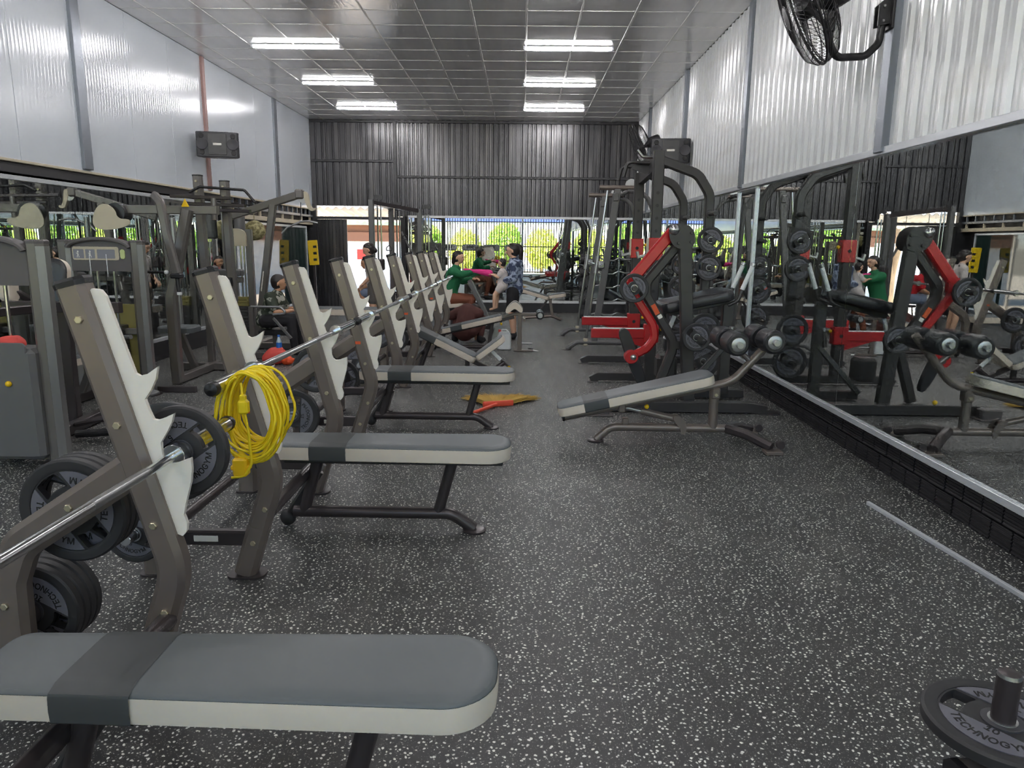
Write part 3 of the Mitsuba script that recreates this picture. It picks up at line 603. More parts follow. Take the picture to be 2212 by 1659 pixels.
for d in (-1, 1):
    o.p('rear_leg', bar([(1.60, Y, .115), (1.72, Y+d*.13, .10), (1.86, Y+d*.27, .045)], .07, .075, (0, 0, 1), .06, .02), 'frame_dark', 40)
    o.p('foot', cbox(1.80, 1.93, Y+d*.29-.05, Y+d*.29+.05, 0, .03, .012), 'frame_bronze'); o.p('foot_wheel', cyl((1.93, Y+d*.25-.02, .06), (1.93, Y+d*.25+.02, .06), .03), 'frame_dark')
    o.p('bolt', cyl((1.49, Y+d*.04, .385), (1.49, Y+d*.055, .385), .014, 6), 'bolt_steel')
o.p('stop', cbox(.79, .84, Y-.025, Y+.025, .14, .19, .006), 'frame_bronze')
o.p('strut', tube([(.93, Y, .245), (1.22, Y, .18)], .026), 'frame_bronze', 40); o.p('strut', tube([(.78, Y, .275), (.95, Y, .24)], .017), 'brushed_steel', 40)
o.p('strut_bracket', cbox(.755, .81, Y-.035, Y+.035, .235, .31, .008), 'frame_bronze')
for d in (-1, 1): o.p('adjuster_plate', prism(chaikin([(1.17, .20), (1.20, .225), (1.26, .19), (1.285, .12), (1.275, .07), (1.245, .07), (1.235, .12), (1.20, .155)], 2), -.004, .004, XZ(Y+d*.036)), 'frame_bronze')
o.p('knob', ball((.97, Y-.03, .285), .018), 'knob_yellow', True)
o.p('roller_arm', tube([(1.565, Y, .80), (1.75, Y, .635)], .02), 'frame_bronze')
for x, z in ((1.83, .82), (1.57, .80)):
    o.p('roller_axle', cyl((x, Y-.30, z), (x, Y+.30, z), .024), 'brushed_steel')
    for d in (-1, 1):
        o.p('foot_roller', lathe([(.03, 0), (.07, 0), (.084, .012), (.088, .05), (.088, .16), (.084, .195), (.07, .207), (.03, .207)], (x, Y+d*.045, z), (0, d, 0), 28), 'vinyl_black', 40)
        o.p('roller_cap', lathe([(0, .012), (.018, .012), (.02, .006), (.045, .005), (.052, 0), (.03, -.004)], (x, Y+d*.255, z), (0, d, 0), 24), 'brushed_steel', 40)

# red and black lever machine
k = thing('lever_machine', 'black chest-supported lever machine with a curved red lever arm', 'exercise machine'); o = One(k); y = 6.6
o.p('base_rail', bar([(.74, 6.42, .055), (2.10, 6.42, .055), (2.24, 6.42, .03)], .09, .095), 'black_powder'); o.p('base_rail', bar([(1.55, 7.05, .055), (2.22, 7.05, .055)], .08, .08), 'black_powder'); o.p('base_rail', bar([(1.60, 6.45, .055), (1.60, 7.05, .055)], .08, .08), 'black_powder')
o.p('foot', cbox(.62, .80, 6.24, 6.34, 0, .10, .01), 'plastic_grey'); o.p('foot', cbox(.60, .83, 6.20, 6.40, 0, .012, .004), 'plastic_grey'); o.p('foot', prism(rrect(.2, .16, .03), 0, .012, np.array([[1., 0, 0, 2.26], [0, 1, 0, 6.42], [0, 0, 1, 0], [0, 0, 0, 1]])), 'black_powder')
o.p('post', bar([(1.445, 6.52, 1.53), (1.555, 6.52, .09)], .08, .11), 'black_powder')
for d in (-1, 1): o.p('head_plate', prism(chaikin([(1.29, 1.60), (1.30, 1.67), (1.36, 1.69), (1.45, 1.685), (1.52, 1.62), (1.525, 1.50), (1.46, 1.465), (1.36, 1.475), (1.31, 1.53)], 1), -.007, .007, XZ(6.56+d*.085)), 'black_powder')
for x, z in ((1.49, 1.61), (1.49, 1.53), (1.38, 1.52)): o.p('bolt', cyl((x, 6.465, z), (x, 6.45, z), .016, 6), 'black_powder')
o.p('pivot', lathe([(0, .03), (.03, .026), (.045, .012), (.048, 0)], (1.335, 6.468, 1.635), (0, -1, 0), 24), 'chrome', 40)
o.p('bent_tube', bar([(1.40, y, 1.50), (1.135, y, 1.17), (1.14, y, 1.05), (1.40, y, .64), (1.40, y, .54), (1.25, y, .09)], .08, .085, fr=.10, c=.016), 'black_powder', 40)
o.p('warning_label', xf(cbox(-.022, .022, -.001, .001, -.05, .05, .0003), at(1.22, 6.556, .925, 30)), 'sticker_orange', False); o.p('warning_label', xf(cbox(-.02, .02, -.001, .001, -.018, .018, .0003), at(1.265, 6.556, .86, 30)), 'sticker_white', False)
o.p('lever_arm', bar([(1.345, 6.58, 1.62), (1.02, 6.58, 1.215)], .07, .10, c=.014), 'red_powder'); o.p('lever_arm', bar([(.985, 6.58, 1.18), (1.02, 6.58, 1.06), (1.205, 6.58, .79), (1.235, 6.58, .66), (1.16, 6.58, .56), (1.02, 6.58, .485)], .06, .075, fr=.12, c=.016), 'red_powder', 40)
o.p('lever_hub', cbox(.96, 1.06, 6.54, 6.62, 1.10, 1.24, .012), 'red_powder'); o.p('pivot_disc', cyl((1.02, 6.53, .485), (1.02, 6.63, .485), .062, 28, .006), 'red_powder')
o.p('bolt', lathe([(0, .016), (.016, .014), (.026, .006), (.028, 0)], (1.035, 6.53, .485), (0, -1, 0), 20), 'chrome', 40)
o.p('plate_horn', cyl((1.0, 6.55, 1.125), (.985, 6.27, 1.125), .024), 'black_powder'); o.p('plate_horn', cyl((1.56, 6.50, .70), (1.56, 6.22, .70), .024), 'black_powder'); o.p('horn_brace', bar([(1.38, 6.6, .60), (1.54, 6.6, .60)], .08, .08), 'black_powder')
o.p('lower_pad', xf(layers(chaikin([(-.055, -.30), (.05, -.30), (.055, .22), (.03, .30), (-.04, .30), (-.06, .2)], 2), [(0, .004), (.006, 0), (.05, 0), (.058, .006)]), frame((1.05, 6.66, .46), (0, -1, 0), (.93, 0, .37)) ), 'vinyl_black', 40)
o.p('chest_pad', xf(layers(outline(-.34, .34, .46, .50, .07, .09), [(0, .014), (.01, .002), (.05, 0), (.085, .006), (.098, .02), (.102, .05)]), at(1.655, 6.9, .94, 12.5)), 'vinyl_black', 50)
o.p('pad_beam', bar([(1.42, 6.9, .86), (1.98, 6.9, .985)], .07, .05), 'black_powder'); o.p('pad_post', bar([(2.0, 7.0, .98), (2.0, 7.0, .06)], .08, .10), 'black_powder')
for yy, x0 in ((6.74, 0), (7.04, 0)):
    o.p('handle', tube([(1.93, yy, .955), (2.02, yy, 1.0), (2.055, yy, 1.11), (2.075, yy, 1.15)], .017, .05), 'black_powder', 40); o.p('handle_grip', cyl((2.05, yy, 1.10), (2.135, yy, 1.325), .0215, 16), 'white_plastic'); o.p('grip_cap', cyl((2.13, yy, 1.315), (2.142, yy, 1.345), .025), 'brushed_steel')
o.p('brace_tube', bar([(2.0, 6.98, .55), (1.60, 6.9, .10)], .05, .05), 'black_powder'); o.p('side_handle', tube([(1.99, 6.85, .56), (2.01, 6.85, .72)], .02), 'black_powder'); o.p('grip_cap', cyl((2.01, 6.85, .71), (2.013, 6.85, .745), .027), 'brushed_steel')
o.p('counterweight', cbox(1.36, 1.56, 7.05, 7.25, .18, .42, .03), 'black_powder'); o.p('knob', ball((1.14, 6.40, .125), .022), 'knob_yellow', True)
o.p('support_strut', bar([(1.46, 6.85, .84), (1.38, 6.85, .62)], .04, .035), 'white_plastic')
plate(.128, '1.25', (.992, 6.385, 1.125), (0, -1, 0), 'small black plate on the horn of the upper red lever arm', rot=-55); plate(.128, '1.25', (1.56, 6.36, .70), (0, -1, 0), 'small black plate on the front post horn below the chest pad', rot=-40)

# half rack
k = thing('squat_rack', 'tall black half rack with red safety arms and red bar hooks', 'rack'); o = One(k)
for y, n in ((7.85, 0), (9.1, 1)):
    o.p('base_rail', bar([(.775, y, .022), (.86, y, .065), (2.26, y, .065)], .075, .085), 'black_powder'); o.p('foot', cbox(.74, .86, y-.05, y+.05, 0, .012, .003), 'plastic_grey'); o.p('foot', cbox(2.2, 2.34, y-.05, y+.05, 0, .012, .003), 'black_powder')
    o.p('upright', bar([(1.42, y, 2.47 if n == 0 else 2.36), (1.425, y, .09)], .085, .115, c=.01), 'black_powder')
    o.p('rear_arc', bar([(1.44, y, 2.375), (1.84, y, 2.235), (1.975, y, 2.03), (1.985, y, .09)], .08, .095, fr=.20, c=.012, k=10), 'black_powder', 40)
    for z in (.62, .75, .88, 1.01, 1.14, 1.65, 1.78, 1.91, 2.04): o.p('hole_ring', cyl((1.42, y-.046, z), (1.42, y-.042, z), .016, 12), 'plastic_black')
    # red safety arm with bracket
    o.p('safety_arm', bar([(.77, y, .545), (1.36, y, .545)], .06, .10, c=.006), 'red_powder'); o.p('safety_bracket', cbox(1.345, 1.50, y-.058, y+.058, .455, .65, .006), 'red_powder')
    o.p('safety_gusset', prism([(1.02, .50), (1.36, .50), (1.36, .39)], -.012, .012, XZ(y)), 'red_powder'); o.p('arm_pad', cbox(.79, 1.34, y-.025, y+.025, .594, .605, .003), 'white_plastic')
    o.p('hook_bracket', cbox(1.35, 1.50, y-.056, y+.056, 1.34, 1.575, .006), 'red_powder'); o.p('hook', bar([(1.36, y, 1.40), (1.25, y, 1.37), (1.235, y, 1.43)], .045, .03), 'brushed_steel'); o.p('hook_liner', cbox(1.338, 1.352, y-.05, y+.05, 1.37, 1.57, .003), 'beige_trim')
    for z in (1.46, .55): o.p('hook_hole', cyl((1.42, y-.0595, z), (1.42, y-.0575, z), .02, 14), 'ink_black')
    for z in (1.50, .60): o.p('knob', ball((1.53, y-.02, z), .02), 'knob_yellow', True); o.p('knob', cyl((1.49, y-.02, z), (1.53, y-.02, z), .01), 'plastic_black')
    for z in (1.83, 1.56, 1.27, .97, .62, .27): o.p('plate_horn', cyl((1.98, y-.035, z), (1.98, y-.27, z), .0245), 'black_powder'); o.p('horn_collar', cyl((1.98, y-.035, z), (1.98, y-.055, z), .045), 'black_powder')
o.p('cross_beam', bar([(1.44, 7.85, 2.38), (1.44, 9.1, 2.30)], .16, .07, (0, 0, 1)), 'black_powder'); o.p('cross_beam', bar([(2.18, 7.85, .065), (2.18, 9.1, .065)], .08, .08, (0, 0, 1)), 'black_powder')
for yy in (8.3, 8.75): o.p('pull_up_handle', tube([(1.44, yy, 2.39), (1.20, yy, 2.40), (1.15, yy, 2.38), (1.12, yy, 2.24)], .019, .05), 'black_powder', 40)
o.p('pull_up_handle', tube([(1.44, 8.05, 2.42), (1.28, 8.05, 2.43), (1.22, 8.05, 2.50)], .017, .04), 'chrome', 40); o.p('top_plate', prism([(1.20, 2.34), (1.44, 2.5), (1.48, 2.5), (1.48, 2.30), (1.36, 2.28)], -.008, .008, XZ(8.35)), 'black_powder')
G2 = 'plates stored on the rack horns'
for y, z, R, num, lab in ((7.85, 1.56, .137, '5', 'topmost plate on the near rear post of the black rack'), (7.85, 1.27, .137, '5', 'second plate from the top on the near rear post of the black rack'), (7.85, .62, .17, '10', 'plate on the near rear post of the rack behind the chest pad'), (7.85, .27, .185, '15', 'lowest plate on the near rear post of the black rack'),
                          (9.1, 1.27, .137, '5', 'plate high on the far rear post of the black rack'), (9.1, .97, .17, '10', 'plate at mid height on the far rear post of the black rack'), (9.1, .62, .17, '10', 'plate at knee height on the far rear post of the rack'), (9.1, .27, .185, '15', 'lowest plate on the far rear post of the black rack')):
    plate(R, num, (1.98, y-.12, z), (0, -1, 0), lab, G2, rot=rng.uniform(-40, 40))
plate(.137, '5', (1.98, 7.85-.16, 1.27), (0, -1, 0), 'front plate of the pair on the near rear post of the rack', G2, rot=15) if False else None
plate(.155, '10', (1.98, 7.66, .10+.075), (0, -.96, .28), 'plate leaning on the floor against the near rear post of the rack', G2, rot=25) if False else None

# smith machine
k = thing('smith_machine', 'grey smith machine with chrome guide rods behind the red safety arms', 'exercise machine'); o = One(k)
for y in (10.3, 11.9):
    o.p('leaning_post', bar([(1.315, y, 2.26), (1.05, y, .10)], .06, .095, c=.01), 'shroud_grey'); o.p('top_tube', cyl((1.06, y, 2.275), (1.62, y, 2.275), .034), 'frame_bronze'); o.p('guide_rod', cyl((1.175, y, 2.24), (.925, y, .05), .017), 'chrome')
    o.p('rear_tube', tube([(1.45, y, 2.24), (1.70, y, 2.21), (1.83, y, 1.95), (1.86, y, .10)], .032, .25, 14), 'shroud_grey', 40)
    o.p('base_tube', tube([(.665, y, .012), (.80, y, .11), (1.90, y, .11)], .036, .12, 14), 'shroud_grey', 40); o.p('foot', lathe([(0, 0), (.07, 0), (.07, .008), (0, .016)], (.66, y, 0), n=20), 'frame_dark')
    o.p('rod_stop', cbox(.90, .965, y-.03, y+.03, .06, .17, .01), 'beige_trim'); o.p('carriage', cyl((1.045, y, 1.10), (1.072, y, 1.34), .035), 'brushed_steel'); o.p('carriage', cbox(1.06, 1.17, y-.05, y+.05, 1.16, 1.27, .02), 'brushed_steel')
    o.p('hanger', cbox(1.25, 1.33, y-.05, y+.05, 2.09, 2.20, .012), 'shroud_grey'); o.p('pulley', lathe([(0, -.012), (.085, -.012), (.075, 0), (.085, .012), (0, .012)], (1.50, y, 2.31), (0, 1, 0), 24), 'brushed_steel')
o.p('bar', cyl((1.10, 9.85, 1.215), (1.10, 12.35, 1.215), .0145), 'chrome'); o.p('cross_tube', cyl((1.55, 10.3, 2.275), (1.55, 11.9, 2.275), .03), 'shroud_grey'); o.p('cross_tube', cyl((1.86, 10.3, .6), (1.86, 11.9, .6), .03), 'shroud_grey')

# barbell rack in the far right corner
k = thing('barbell_rack', 'black rack holding fixed barbells before the far mirror', 'rack'); o = One(k); Y = 13.85
for x in (1.25, 2.05): o.p('upright', bar([(x, Y+.25, 1.36), (x, Y, .05)], .06, .09, (1, 0, 0)), 'black_powder'); o.p('foot', bar([(x, Y-.25, .03), (x, Y+.35, .03)], .06, .05, (1, 0, 0)), 'black_powder')
zz = [.19, .45, .71, .97, 1.22]
for z in zz:
    for x in (1.25, 2.05): o.p('cradle', bar([(x, Y+.2*z, z-.02), (x, Y-.14, z-.035), (x, Y-.16, z+.02)], .03, .025, (1, 0, 0)), 'black_powder')
fk = Kit(); fk.p('shaft', sweep(fillet([(-.56, 0, 0), (-.30, 0, 0), (-.18, 0, .03), (-.08, 0, -.02), (.08, 0, -.02), (.18, 0, .03), (.30, 0, 0), (.56, 0, 0)], .03), circ(.014, 10)), 'chrome', 40)
for s in (-1, 1): fk.p('fixed_plate', cyl((s*.44, 0, 0), (s*.55, 0, 0), .092, 24, .01), 'rubber_black')
for z, w in zip(zz, ('lowest', 'second lowest', 'middle', 'second highest', 'highest')): fk.put('fixed_barbell', f'fixed curl barbell, {w} on the black rack before the far mirror', 'barbell', 'fixed barbells on the rack', T().translate([1.65, Y-.10, z+.005]))
# adjustable bench before the far mirror
k = thing('adjustable_bench', 'adjustable bench with low tilted backrest before the far mirror', 'bench'); o = One(k); Y = 14.3
pad(o, 'backrest', outline(-.34, .34, .27, .29, .05, .05), .07, at(.20, Y, .50, -16)); pad(o, 'seat', outline(-.17, .17, .27, .29, .05, .05), .07, at(.71, Y, .46, 9))
o.p('base_rail', tube([(.05, Y, .05), (.60, Y, .09), (.80, Y, .02)], .03, .05), 'frame_bronze'); o.p('post', bar([(.62, Y, .09), (.56, Y, .46)], .06, .06), 'frame_bronze'); o.p('post', bar([(.30, Y, .09), (.52, Y, .42)], .04, .04), 'frame_dark'); o.p('foot', bar([(.06, Y-.25, .025), (.06, Y+.25, .025)], .06, .05, (0, 0, 1)), 'frame_bronze')
# bench with a steep grey backrest beside the woman in green
k = thing('adjustable_bench', 'bench with steep grey backrest in front of the woman in green', 'bench'); o = One(k); Y = 12.45
o.p('backrest', xf(layers(outline(-.40, .40, .28, .30, .06, .07), [(0, .006), (.01, 0), (.05, 0), (.07, .012), (.075, .04)]), at(-.76, Y, .50, -64)), 'shroud_grey', 40); o.p('seat', xf(layers(outline(-.24, .24, .27, .29, .06, .07), [(0, .008), (.01, 0), (.055, 0), (.065, .01)]), at(-1.22, Y, .40, 6)), 'pad_beige', 40)
o.p('base_rail', bar([(-1.5, Y, .06), (-.48, Y, .06)], .06, .06), 'frame_dark'); o.p('post', bar([(-1.2, Y, .06), (-1.2, Y, .40)], .06, .06), 'frame_dark'); o.p('foot', bar([(-.5, Y-.25, .03), (-.5, Y+.25, .03)], .06, .06, (0, 0, 1)), 'frame_dark'); o.p('foot', bar([(-1.48, Y-.25, .03), (-1.48, Y+.25, .03)], .06, .06, (0, 0, 1)), 'frame_dark')
for d in (-1, 1): o.p('adjuster', cyl((-.62+d*.05, Y-.05, .16+d*.03), (-.50+d*.05, Y-.05, .26), .014), 'chrome')
o.p('backrest_strut', bar([(-.70, Y, .42), (-.56, Y, .08)], .05, .05), 'frame_dark')

# dumbbell rack on the right wall
k = thing('dumbbell_rack', 'black two tier dumbbell rack at the right wall behind the smith machine', 'rack'); o = One(k)
for y in (12.2, 13.4): o.p('upright', bar([(2.28, y, .95), (2.12, y, .04)], .06, .08), 'black_powder'); o.p('foot', bar([(1.95, y, .03), (2.36, y, .03)], .07, .05), 'black_powder')
db = Kit(); db.p('handle', cyl((0, 0, -.07), (0, 0, .07), .016, 14), 'chrome')
for s in (-1, 1): db.p('head', cyl((0, 0, s*.06), (0, 0, s*.155), .062, 6, .012), 'rubber_black', 20)
for z, x, nm in ((.42, 2.14, 'lower'), (.82, 2.20, 'upper')):
    o.p('shelf', xf(cbox(-.14, .14, 12.12, 13.48, -.012, .012, .004), np.asarray((T().translate([x, 0, z]).rotate([0, 1, 0], -14)).matrix, float).reshape(4, 4)), 'black_powder')
    for i in range(7): db.put('dumbbell', ('first', 'second', 'third', 'fourth', 'fifth', 'sixth', 'last')[i]+f' black dumbbell from the near end of the {nm} rack shelf', 'dumbbell', 'dumbbells on the rack', T().translate([x-.01, 12.25+.183*i, z+.074]).rotate([0, 1, 0], 76))
# fans on the right wall
fn = Kit(); C = np.array((1.80, 0, 3.0)); d = nv((-.88, .22, -.42)); R = .36; M = frame(C, d, (0, 1, 0))
rings = [(R, 0)] + [(R*math.cos(a)**.6, .10*math.sin(a)) for a in np.linspace(.3, 1.45, 5)]
front = [(R*.985, .03), (R*.88, .075), (R*.55, .105), (R*.22, .115)]; back = [(R*.99, -.03), (R*.93, -.085), (R*.70, -.125), (R*.35, -.14)]
def ring(r, z, t=.0028): a = np.arange(48)*2*math.pi/48; return xf(sweep(np.c_[r*np.cos(a), r*np.sin(a), np.full(48, z)], circ(t, 5), (0, 0, 1), True), M)
fn.p('cage', join(ring(R, 0, .009), ring(R*.985, -.02, .004), *[ring(r, z) for r, z in front+back]), 'plastic_black', True)
wires = []
for i in range(72):
    a = 2*math.pi*i/72; ca, sa = math.cos(a), math.sin(a); tw = .12
    for pr in (front, back): wires.append(sweep([M[:3, :3] @ np.array([r*math.cos(a+tw*q), r*math.sin(a+tw*q), z])+C for q, (r, z) in enumerate([(R, 0)]+pr)], circ(.0016, 4)))
fn.p('cage_wires', join(*wires), 'plastic_black', False)
def blade(a0):
    V, F = [], []
    for i, r in enumerate(np.linspace(.06, R*.9, 7)):
        for j, s in enumerate(np.linspace(-1, 1, 5)):
            a = a0+s*(.42-.1*i/6)+.25*i/6; V.append((r*math.cos(a), r*math.sin(a), .035*s*(1-.4*i/6)))
    V = np.array(V); n = len(V); q = []
    for i in range(6):
        for j in range(4): b = i*5+j; q += [(b, b+1, b+6), (b, b+6, b+5)]
    q = np.array(q); V2 = np.vstack([V+[0, 0, .002], V-[0, 0, .002]]); per = [0, 1, 2, 3, 4, 9, 14, 19, 24, 29, 34, 33, 32, 31, 30, 25, 20, 15, 10, 5]
    side_ = [(a, b, b+n) for a, b in zip(per, per[1:]+per[:1])]+[(a, b+n, a+n) for a, b in zip(per, per[1:]+per[:1])]
    return xf((V2, np.vstack([q, q[:, ::-1]+n, np.array(side_)[:, ::-1]])), M)
for i in range(3): fn.p('blade', blade(2*math.pi*i/3+.5), 'plastic_black', 40)
fn.p('hub', xf(lathe([(0, -.04), (.06, -.04), (.065, 0), (.05, .05), (0, .06)], n=24), M), 'plastic_black', 40); fn.p('hub_badge', xf(lathe([(0, .128), (R*.2, .122), (R*.22, .112), (0, .11)], n=28), M), 'plastic_black', 40)
fn.p('motor', xf(lathe([(0, -.30), (.05, -.30), (.075, -.28), (.085, -.2), (.085, -.15), (.05, -.10), (.02, -.04)], n=24), M), 'plastic_black', 40)
fn.p('arm', tube([(1.965, .0, 2.96), (1.975, .0, 2.80), (2.03, .02, 2.715), (2.24, .06, 2.735), (2.33, .08, 2.82), (2.345, .09, 2.95)], .024, .09, 14), 'plastic_black', 40)
fn.p('arm_clamp', cbox(1.935, 1.995, -.03, .03, 2.86, 3.0, .008), 'plastic_black'); fn.p('wall_bracket', join(prism([(2.30, 2.92), (2.395, 2.94), (2.395, 3.10), (2.36, 3.10), (2.30, 3.05)], -.006, .006, XZ(.06)), prism([(2.30, 2.92), (2.395, 2.94), (2.395, 3.10), (2.36, 3.10), (2.30, 3.05)], -.006, .006, XZ(.12)), cbox(2.375, 2.392, .02, .16, 2.90, 3.10, .004)), 'plastic_black')
for z in (2.95, 3.04): fn.p('bolt', cyl((2.33, .04, z), (2.33, .14, z), .009, 6), 'brushed_steel')
fn.p('power_cord', tube([(2.0, .02, 2.93), (2.06, .03, 2.90), (2.02, .03, 2.99), (1.98, .02, 3.04)], .004, .02, 6), 'plastic_black', True)
fn.put('wall_fan', 'black wall fan on a U-shaped arm at the upper right', 'fan', 'black wall fans', T().translate([0, 5.02, 0])); fn.put('wall_fan', 'far black wall fan above the squat rack', 'fan', 'black wall fans', T().translate([-.03, 11.25, -.07]))
# speakers
def speaker(lab, x, y, z, yaw, wallx):
    k = thing('wall_speaker', lab, 'speaker', 'black wall speakers'); M = rotz(yaw, (x, y, z)); W, D, H = .52, .27, .33
    cab = chaikin([(-W/2, -D/2), (W/2-.02, -D/2), (W/2+.03, -D/2+.07), (W/2-.06, D/2), (-W/2+.06, D/2), (-W/2-.03, -D/2+.07)], 1)
    part(k, 'cabinet', xf(layers(cab, [(-H/2, .006), (-H/2+.006, 0), (H/2-.006, 0), (H/2, .006)]), M), 'speaker_black', 30); f = -D/2
    for s in (-1, 1):
        part(k, 'cone', xf(lathe([(0, -.002), (.035, .0), (.06, .008), (.072, .009), (.078, 0)], (s*.20, f, 0), (0, -1, 0), 24), M), 'speaker_cone', 40)
        for t in (-1, 1): part(k, 'tweeter', xf(lathe([(0, .004), (.022, .005), (.03, .006), (.034, 0)], (s*.205, f, t*.11), (0, -1, 0), 18), M), 'ink_black', 40)
    part(k, 'grille', xf(cbox(-.12, .12, f-.012, f, -.14, .14, .006), M), 'plastic_black'); part(k, 'badge', xf(cbox(-.055, .055, f-.016, f-.011, -.014, .014, .002), M), 'sticker_white')
    part(k, 'bracket', bar([(x, y+.10, z), (wallx, y+.16, z)], .04, .05), 'plastic_black')
speaker('black wall speaker high on the left white wall', -4.26, 10.42, 2.80, 14, XL); speaker('black wall speaker on the right wall behind the top of the rack', 2.12, 10.85, 2.83, -8, XR+.02)
# steel bar, broom, scraper, jerrycan
solo('steel_bar', bar([(2.075, 4.075, .0105), (2.335, 1.9, .0105)], .021, .021, (0, 0, 1), c=.0015), 'aluminium_trim', 'long square steel bar lying on the floor by the right wall', 'metal bar')
k = thing('broom', 'straw broom with orange binding lying by the third bench press', 'broom'); st = []
for i in range(420):
    t = rng.uniform(-1, 1); a = math.radians(86-44*t); L = rng.uniform(.34, .46)*(1-.10*t*t); x0, y0 = -.205+.12*t, 6.57+.03*t; z = rng.uniform(.012, .05)
    st.append(sweep([(x0, y0, z), (x0+.5*L*math.cos(a), y0+.5*L*math.sin(a), z+.01), (x0+L*math.cos(a+rng.uniform(-.06, .06)), y0+L*math.sin(a), max(.004, z*rng.uniform(.1, 1.2)))], circ(.0028, 4), scale=[1, 1, .5]))
key = part(k, 'straw', join(*st), 'straw', False, kind='stuff')
part(k, 'binding', xf(layers(outline(-.15, .15, .03, .03, .012, .012), [(0, .004), (.01, 0), (.04, 0), (.05, .006)]), at(-.205, 6.545, .004, 0, 20)), 'orange_plastic', 40); part(k, 'handle', tube([(-.215, 6.54, .025), (-.47, 6.10, .02)], .016), 'orange_plastic', 40)
k = thing('scraper', 'small scraper with black handle and pale blade on the floor', 'tool'); part(k, 'handle', tube([(.115, 10.28, .014), (.165, 10.18, .014)], .013), 'plastic_black'); part(k, 'blade', xf(cbox(0, .14, -.022, .022, .004, .01, .002), rotz(-62, (.165, 10.18, 0))), 'white_plastic')
k = thing('jerrycan', 'white plastic jerrycan with a red cap beside the incline bench press', 'container'); part(k, 'body', join(xf(layers(chaikin(rrect(.20, .14, .03), 1), [(0, .02), (.012, 0), (.20, 0), (.25, .03), (.262, .06)]), at(-.24, 10.24, 0)), tube([(-.30, 10.24, .255), (-.27, 10.24, .285), (-.21, 10.24, .285), (-.18, 10.24, .25)], .012, .02)), 'white_plastic', 40); part(k, 'cap', cyl((-.305, 10.24, .25), (-.305, 10.24, .285), .022), 'cloth_coral')
# plate stand at the lower right
k = thing('plate_stand', 'bronze steel stand with a vertical peg at the lower right edge', 'stand'); o = One(k)
o.p('peg', lathe([(0, 0), (.0265, 0), (.0265, .165), (.024, .178), (.014, .184), (0, .185)], (1.172, 1.555, .335), n=24), 'frame_dark', 40); o.p('peg_tip', lathe([(0, .183), (.015, .1825), (.0245, .177), (.0262, .168)], (1.172, 1.555, .3355), n=24), 'brushed_steel', 40)
o.p('arm', bar([(1.035, 1.47, .285), (1.75, 1.60, .285)], .09, .075, (0, 0, 1), c=.016), 'frame_bronze'); o.p('arm_cap', bar([(1.018, 1.467, .285), (1.037, 1.4703, .285)], .094, .079, (0, 0, 1), c=.016), 'plastic_black'); o.p('post', bar([(1.70, 1.61, .30), (1.70, 1.61, .02)], .08, .08), 'frame_bronze'); o.p('foot', cbox(1.45, 1.95, 1.4, 1.82, 0, .02, .008), 'frame_dark')
o.p('bolt', cyl((1.17, 1.455, .285), (1.17, 1.43, .285), .016, 6), 'bolt_steel')
plate(.172, '10', (1.172, 1.555, .372), (0, 0, 1), 'black and grey plate lying flat on the peg at the lower right', rot=-52)
